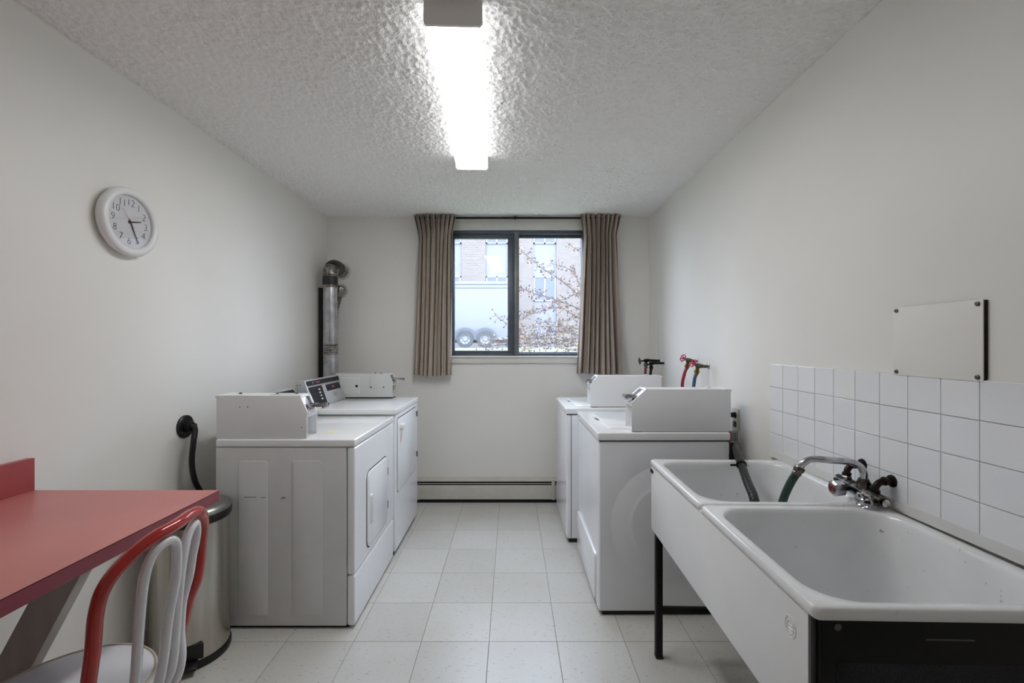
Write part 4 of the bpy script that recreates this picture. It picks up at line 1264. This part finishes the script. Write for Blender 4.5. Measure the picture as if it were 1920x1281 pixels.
v3, B3 = valve('black valve with dark pipe straight below it, above the far washer', 3.475, 1.198, 1.085, (1.034, 3.46, 1.178), 'grey_screw', 'dark_iron', 0.019, None)
v4, B4 = valve('black valve in the corner with the short red hose below it', 3.575, 1.214, 1.075, (1.020, 3.57, 1.210), 'grey_screw', 'dark_iron', 0.023, None)
def supply(B, v_, pts, m, lbl, nut='brass', r=0.010):
    MB().lathe([(0.011, 0), (0.011, -0.016), (0.015, -0.018), (0.016, -0.030), (0.012, -0.036), (0.010, -0.048), (0, -0.048)], B + V(-0.004, 0, -0.008), (0.18, 0, 1) if nut == 'brass' else (0, 0, 1), 12).build('hose_nut', nut, v_)
    s0 = B + V(-0.006 - (0.008 if nut == 'brass' else 0), 0, -0.050)
    tag(MB().tube(spline([tuple(s0)] + pts, 8), r, 12).build('water_hose', m), lbl, 'hose')
supply(B1, v1, [(1.095, 2.685, 1.13), (1.088, 2.68, 1.06), (1.10, 2.68, 0.9), (1.125, 2.68, 0.7)], 'blue_hose', 'blue rubber water hose hanging behind the near washer')
supply(B2, v2, [(1.098, 2.852, 1.15), (1.085, 2.85, 1.07), (1.10, 2.85, 0.9), (1.125, 2.85, 0.7)], 'red_hose', 'crimson rubber water hose beside the blue hose')
supply(B3, v3, [(1.075, 3.472, 1.10), (1.075, 3.472, 1.0), (1.075, 3.472, 0.8)], 'black', 'black water pipe dropping behind the far washer', 'dark_iron')
supply(B4, v4, [(1.066, 3.575, 1.10), (1.066, 3.575, 1.0), (1.07, 3.575, 0.8)], 'red_hose', 'short red water hose in the corner beside the black pipe', 'dark_iron')
tag(MB().tube([(XR - 0.004, 3.612, 1.13), (XR - 0.0045, 3.612, 1.35), (XR - 0.004, 3.612, 1.60)], 0.0028, 8).build('wall_cable', 'cable_w'),
    'thin white cable running down the wall beside the far corner', 'cable')

# ------------------------------------------------------------------ outlet, plug and drain hose beside the near washer
ol = empty('wall_outlet', (XR, 2.362, 0.948), 'beige wall outlet plate half hidden behind the near washer', 'outlet')
MB().plate((XR, 2.362, 0.948), (0, -1, 0), (0, 0, 1), 0.074, 0.116, 0.006, 0.007, 0.002).build('cover_plate', 'plate_beige', ol)
for z in (0.924, 0.972):
    MB().plate((XR - 0.0065, 2.362, z), (0, -1, 0), (0, 0, 1), 0.034, 0.032, 0.012, 0.003, 0.001).build('socket', 'black', ol)
wc = empty('appliance_cord', (XR - 0.03, 2.36, 0.5), 'black plug and cord with red and white warning tag by the outlet', 'cord')
MB().box(XR - 0.05, XR - 0.009, 2.347, 2.377, 0.962, 0.986, 0.004).build('plug', 'black', wc)
MB().tube(spline([(XR - 0.045, 2.36, 0.974), (XR - 0.062, 2.355, 0.965), (XR - 0.066, 2.35, 0.92), (XR - 0.062, 2.345, 0.84), (XR - 0.06, 2.36, 0.7), (XR - 0.07, 2.40, 0.5)], 7), 0.006, 10).build('cable', 'black', wc)
MB().box(XR - 0.066, XR - 0.006, 2.333, 2.358, 0.70, 0.832, 0.004).build('cord_bundle', 'black', wc)
tg = MB().box(XR - 0.058, XR - 0.006, 2.328, 2.3305, 0.834, 0.897, 0.0008).build('warning_tag', 'tag', wc)
MB().box(XR - 0.064, XR - 0.048, 2.3262, 2.3276, 0.834, 0.897, 0.0005).build('red_band', 'red_tag', tg)
for k in range(5):
    MB().box(XR - 0.044 + k * 0.0075, XR - 0.0415 + k * 0.0075, 2.3268, 2.3279, 0.840, 0.891 - 0.006 * (k % 2)).build('print_line', 'ink', tg)
dh = empty('drain_hose', (1.10, 2.0, 0.6), 'black corrugated drain hose hooked into the far basin', 'hose')
p = spline([(1.135, 2.26, 0.58), (1.115, 2.21, 0.76), (1.092, 2.165, 0.835), (1.045, 2.08, 0.872), (0.985, 1.955, 0.872), (0.918, 1.75, 0.815), (0.8786, 1.62, 0.7755), (0.845, 1.575, 0.70), (0.805, 1.60, 0.58)], 16)
MB().tube(p, [0.0155 + (0.0016 if k % 2 else -0.001) for k in range(len(p))], 14).build('corrugated_hose', 'black', dh)
q = p[len(p) * 9 // 16]
qt = (p[len(p) * 9 // 16 + 1] - q).normalized()
MB().lathe([(0.016, -0.006), (0.0205, -0.006), (0.0205, 0.006), (0.016, 0.006)], q, qt, 14).build('zip_tie', 'black_metal', dh)
MB().box(q.x - 0.045, q.x - 0.015, q.y - 0.004, q.y + 0.003, q.z - 0.004, q.z + 0.003).build('tie_tail', 'black_metal', dh)

# ------------------------------------------------------------------ outdoors
struct(MB().box(-40, 40, YB + 0.2, 70, 1.0, 1.205).build('ground_lawn', 'grass'), 'pale green lawn outside the window')
struct(MB().box(-40, 40, 15.5, 24.6, 1.205, 1.212).build('ground_driveway', 'asphalt'), 'pale driveway under the trailer')
# brick building
bd = empty('brick_building', (0, 25, 1.2), 'pale brick apartment building with panelled window bays outside', 'building')
BY = 25.0
def bxz(pxa, pya):
    return (pxa - 959.4) * BY / 840, 1.345 - (pya - 645.7) * BY / 840
bays = []
cx = [(-1.46, -0.20), (1.20, 2.50)]
for k in (-3, -2, -1, 1, 2, 3):
    cx.append((-1.46 + k * 5.3, -0.20 + k * 5.3))
    cx.append((1.20 + k * 5.3, 2.50 + k * 5.3))
cx = sorted(cx)
xs = [-19.0] + [v for ab in cx for v in ab] + [21.0]
for k in range(0, len(xs), 2):
    if xs[k + 1] - xs[k] > 0.05:
        MB().box(xs[k], xs[k + 1], BY, BY + 0.4, 1.2, 9.8).build('brick_pier', 'brick', bd)
for a, b in cx:
    MB().box(a, b, BY + 0.12, BY + 0.4, 1.2, 9.8).build('bay_panel', 'facade_panel', bd)
    for zt_ in (2.35 + 2.82, 2.35 + 2.82 * 2, 2.35 + 5.64 + 2.82):
        if zt_ > 10: continue
    for zt_, zb_ in ((5.15, 3.75), (8.0, 6.97)):
        wn = MB()
        wn.box(a + 0.02, b - 0.02, BY + 0.05, BY + 0.13, zt_ - 0.07, zt_)
        wn.box(a + 0.02, b - 0.02, BY + 0.05, BY + 0.13, zb_, zb_ + 0.07)
        for x in (a + 0.02, (a + b) / 2 - 0.04, b - 0.1):
            wn.box(x, x + 0.08, BY + 0.05, BY + 0.13, zb_, zt_)
        f_ = wn.build('window', 'facade_frame', bd)
        MB().box(a + 0.08, (a + b) / 2 - 0.03, BY + 0.09, BY + 0.125, zb_ + 0.05, zt_ - 0.05).build('pane', 'facade_glass', f_)
        MB().box((a + b) / 2 + 0.03, b - 0.08, BY + 0.09, BY + 0.125, zb_ + 0.05, zt_ - 0.05).build('pane', 'facade_glass', f_)
MB().box(-19.2, 21.2, BY - 0.2, BY + 0.6, 9.8, 10.1).build('roof_edge', 'facade_frame', bd)
# cargo trailer
tl = empty('cargo_trailer', (-2.6, 18.8, 1.212), 'white enclosed cargo trailer with tandem wheels parked outside', 'trailer')
MB().box(-6.0, 0.15, 18.0, 20.3, 1.60, 3.80, 0.05, 3).build('box_body', 'trailer_w', tl)
MB().box(-6.05, 0.20, 17.96, 20.34, 3.74, 3.87, 0.03).build('roof_rail', 'trailer_w', tl)
MB().box(-6.02, 0.17, 17.98, 20.32, 3.60, 3.63).build('drip_line', 'grey_edge', tl)
MB().box(-6.0, 0.15, 17.99, 20.31, 1.52, 1.62, 0.01).build('sill_rail', 'rim', tl)
fd = []
for c0 in (-1.85, -1.05):
    fd.append(c0)
def arc(c0, a0, a1, r, n=10):
    return [(c0 + r * math.cos(math.radians(a0 + (a1 - a0) * k / n)), 1.55 + r * math.sin(math.radians(a0 + (a1 - a0) * k / n))) for k in range(n + 1)]
path = [(-2.36, 1.52)] + arc(-1.85, 170, 40, 0.47) + arc(-1.05, 140, 10, 0.47) + [(-0.54, 1.52)]
MB().prism([(x, 17.80, z) for x, z in path], (0, 0.22, 0)).build('fender', 'fender', tl)
for c0 in fd:
    wh = MB().lathe([(0.20, 0), (0.33, 0.0), (0.345, 0.03), (0.345, 0.17), (0.33, 0.2), (0.2, 0.2)], (c0, 17.74, 1.555), (0, 1, 0), 36).build('wheel', 'tyre', tl)
    MB().lathe([(0, 0.05), (0.07, 0.03), (0.12, 0.06), (0.205, 0.01), (0.205, 0.1), (0, 0.1)], (c0, 17.74, 1.555), (0, 1, 0), 28).build('wheel_rim', 'rim', wh)
    for k in range(8):
        a = 2 * PI * k / 8
        MB().lathe([(0.02, 0), (0.02, 0.03), (0, 0.03)], (c0 + 0.15 * math.cos(a), 17.78, 1.555 + 0.15 * math.sin(a)), (0, -1, 0), 8).build('rim_hole', 'tyre', wh)
MB().box(-5.8, -0.1, 18.3, 18.4, 1.40, 1.54).build('chassis', 'fender', tl)
MB().box(-0.2, -0.1, 18.2, 18.3, 1.212, 1.54).build('support_leg', 'fender', tl)
MB().box(-5.8, -5.7, 18.2, 18.3, 1.212, 1.54).build('support_leg', 'fender', tl)

# berry shrub outside
rnd = random.Random(11)
sh = empty('berry_shrub', (1.9, 6.4, 1.205), 'autumn shrub with arching twigs, sparse leaves and dark berries outside', 'shrub')
def sp(px_, py_, Y):
    return V((px_ - 959.4) * Y / 840, Y, 1.345 - (py_ - 645.7) * Y / 840)
wood, leafA, leafB, ber = MB(), MB(), MB(), MB()
def leaf(mb, p_, d_, s_):
    d_ = d_.normalized()
    n_ = V(rnd.uniform(-1, 1), rnd.uniform(-1, 0.2), rnd.uniform(-1, 1)).normalized()
    sd = d_.cross(n_)
    if sd.length < 0.1: return
    sd.normalize()
    up_ = sd.cross(d_)
    mb.add([p_, p_ + d_ * s_ * 0.45 + sd * s_ * 0.28 + up_ * s_ * 0.06, p_ + d_ * s_, p_ + d_ * s_ * 0.45 - sd * s_ * 0.28 + up_ * s_ * 0.06, p_ + d_ * s_ * 0.5], [(0, 1, 4), (1, 2, 4), (2, 3, 4), (3, 0, 4)])
def berry(p_, r):
    ber.lathe([(0, -r), (r * 0.8, -r * 0.5), (r * 0.8, r * 0.5), (0, r)], p_, (0, 0, 1), 6)
def branch(pts, r, dens, tw):
    path_ = spline(pts, 10)
    n = len(path_)
    wood.tube(path_, [r * (1 - 0.75 * k / (n - 1)) for k in range(n)], 6)
    for k in range(2, n):
        for _ in range(dens + 1):
            if rnd.random() < 0.8:
                base = path_[k]
                d_ = V(rnd.uniform(-1, 1), rnd.uniform(-0.8, 0.8), rnd.uniform(-0.7, 1.0)).normalized()
                ln = rnd.uniform(0.04, tw)
                e_ = base + d_ * ln
                wood.tube([base, base + d_ * ln * 0.5 + V(0, 0, 0.006), e_], [0.0025, 0.0021, 0.0016], 4)
                for _l in range(rnd.randrange(1, 4)):
                    q_ = base + d_ * ln * rnd.uniform(0.4, 1)
                    leaf(leafA if rnd.random() < 0.55 else leafB, q_, V(rnd.uniform(-1, 1), rnd.uniform(-1, 1), rnd.uniform(-1, 0.5)), rnd.uniform(0.018, 0.036))
                if rnd.random() < 0.55:
                    for _b in range(rnd.randrange(1, 3)):
                        berry(e_ + V(rnd.uniform(-.012, .012), rnd.uniform(-.012, .012), rnd.uniform(-.02, .0)), rnd.uniform(0.009, 0.013))
root = V(1.9, 6.4, 1.2)
def arch(p0, p1, p2, *rest):
    return [tuple(p0), tuple(p1), tuple(p2)] + [tuple(q_) for q_ in rest]
Ys = 6.2
branch(arch(root, sp(1160, 610, Ys + .1), sp(1090, 556, Ys), sp(1050, 525, Ys - .1), sp(1010, 498, Ys - .2), sp(972, 464, Ys - .25)), 0.011, 2, 0.11)
branch(arch(root, sp(1180, 600, Ys + .3), sp(1095, 545, Ys + .3), sp(1075, 510, Ys + .3), sp(1030, 492, Ys + .3)), 0.008, 2, 0.12)
branch(arch(root, sp(1200, 520, Ys), sp(1100, 480, Ys - .1), sp(1065, 455, Ys - .1)), 0.007, 1, 0.08)
branch(arch(root, sp(1150, 620, Ys), sp(1085, 580, Ys - .2), sp(1040, 561, Ys - .3), sp(1000, 550, Ys - .4), sp(968, 536, Ys - .4)), 0.009, 2, 0.11)
branch(arch(root, sp(1150, 600, Ys + .4), sp(1095, 552, Ys + .4), sp(1060, 560, Ys + .4), sp(1010, 580, Ys + .4), sp(975, 590, Ys + .4)), 0.008, 2, 0.11)
branch(arch(root, sp(1150, 630, Ys + .1), sp(1090, 600, Ys), sp(1050, 578, Ys), sp(1010, 585, Ys), sp(970, 600, Ys)), 0.009, 2, 0.12)
branch(arch(root, sp(1140, 640, Ys - .2), sp(1088, 618, Ys - .3), sp(1040, 612, Ys - .4), sp(990, 615, Ys - .5)), 0.008, 3, 0.13)
branch(arch(root, sp(1140, 645, Ys + .2), sp(1090, 630, Ys + .2), sp(1040, 622, Ys + .2), sp(985, 628, Ys + .1), sp(930, 588 + 5, Ys)), 0.008, 3, 0.12)
branch(arch(root, sp(1130, 650, Ys - .3), sp(1085, 642, Ys - .4), sp(1030, 636, Ys - .5), sp(975, 634, Ys - .6), sp(925, 640, Ys - .6)), 0.009, 3, 0.12)
branch(arch(root, sp(1130, 650, Ys), sp(1080, 648, Ys), sp(1020, 643, Ys), sp(965, 646, Ys), sp(900, 650, Ys)), 0.009, 3, 0.11)
branch(arch(root, sp(1120, 655, Ys - .5), sp(1060, 640, Ys - .6), sp(1010, 650, Ys - .7), sp(980, 656, Ys - .8)), 0.008, 2, 0.11)
branch(arch(root, sp(1130, 640, Ys + .5), sp(1070, 620, Ys + .5), sp(1020, 632, Ys + .6), sp(955, 640, Ys + .6)), 0.008, 3, 0.12)
branch(arch(root, sp(1100, 660, Ys - .2), sp(1050, 652, Ys - .3), sp(1000, 645, Ys - .3)), 0.007, 2, 0.1)
branch(arch(root, sp(1150, 600, Ys), sp(1100, 590, Ys), sp(1060, 602, Ys), sp(1010, 606, Ys)), 0.007, 2, 0.12)
tag(wood.build('branches', 'bark', sh), kind='stuff')
tag(leafA.build('reddish_leaves', 'leaf_a', sh), kind='stuff')
tag(leafB.build('tan_leaves', 'leaf_b', sh), kind='stuff')
tag(ber.build('berries', 'berry', sh), kind='stuff')
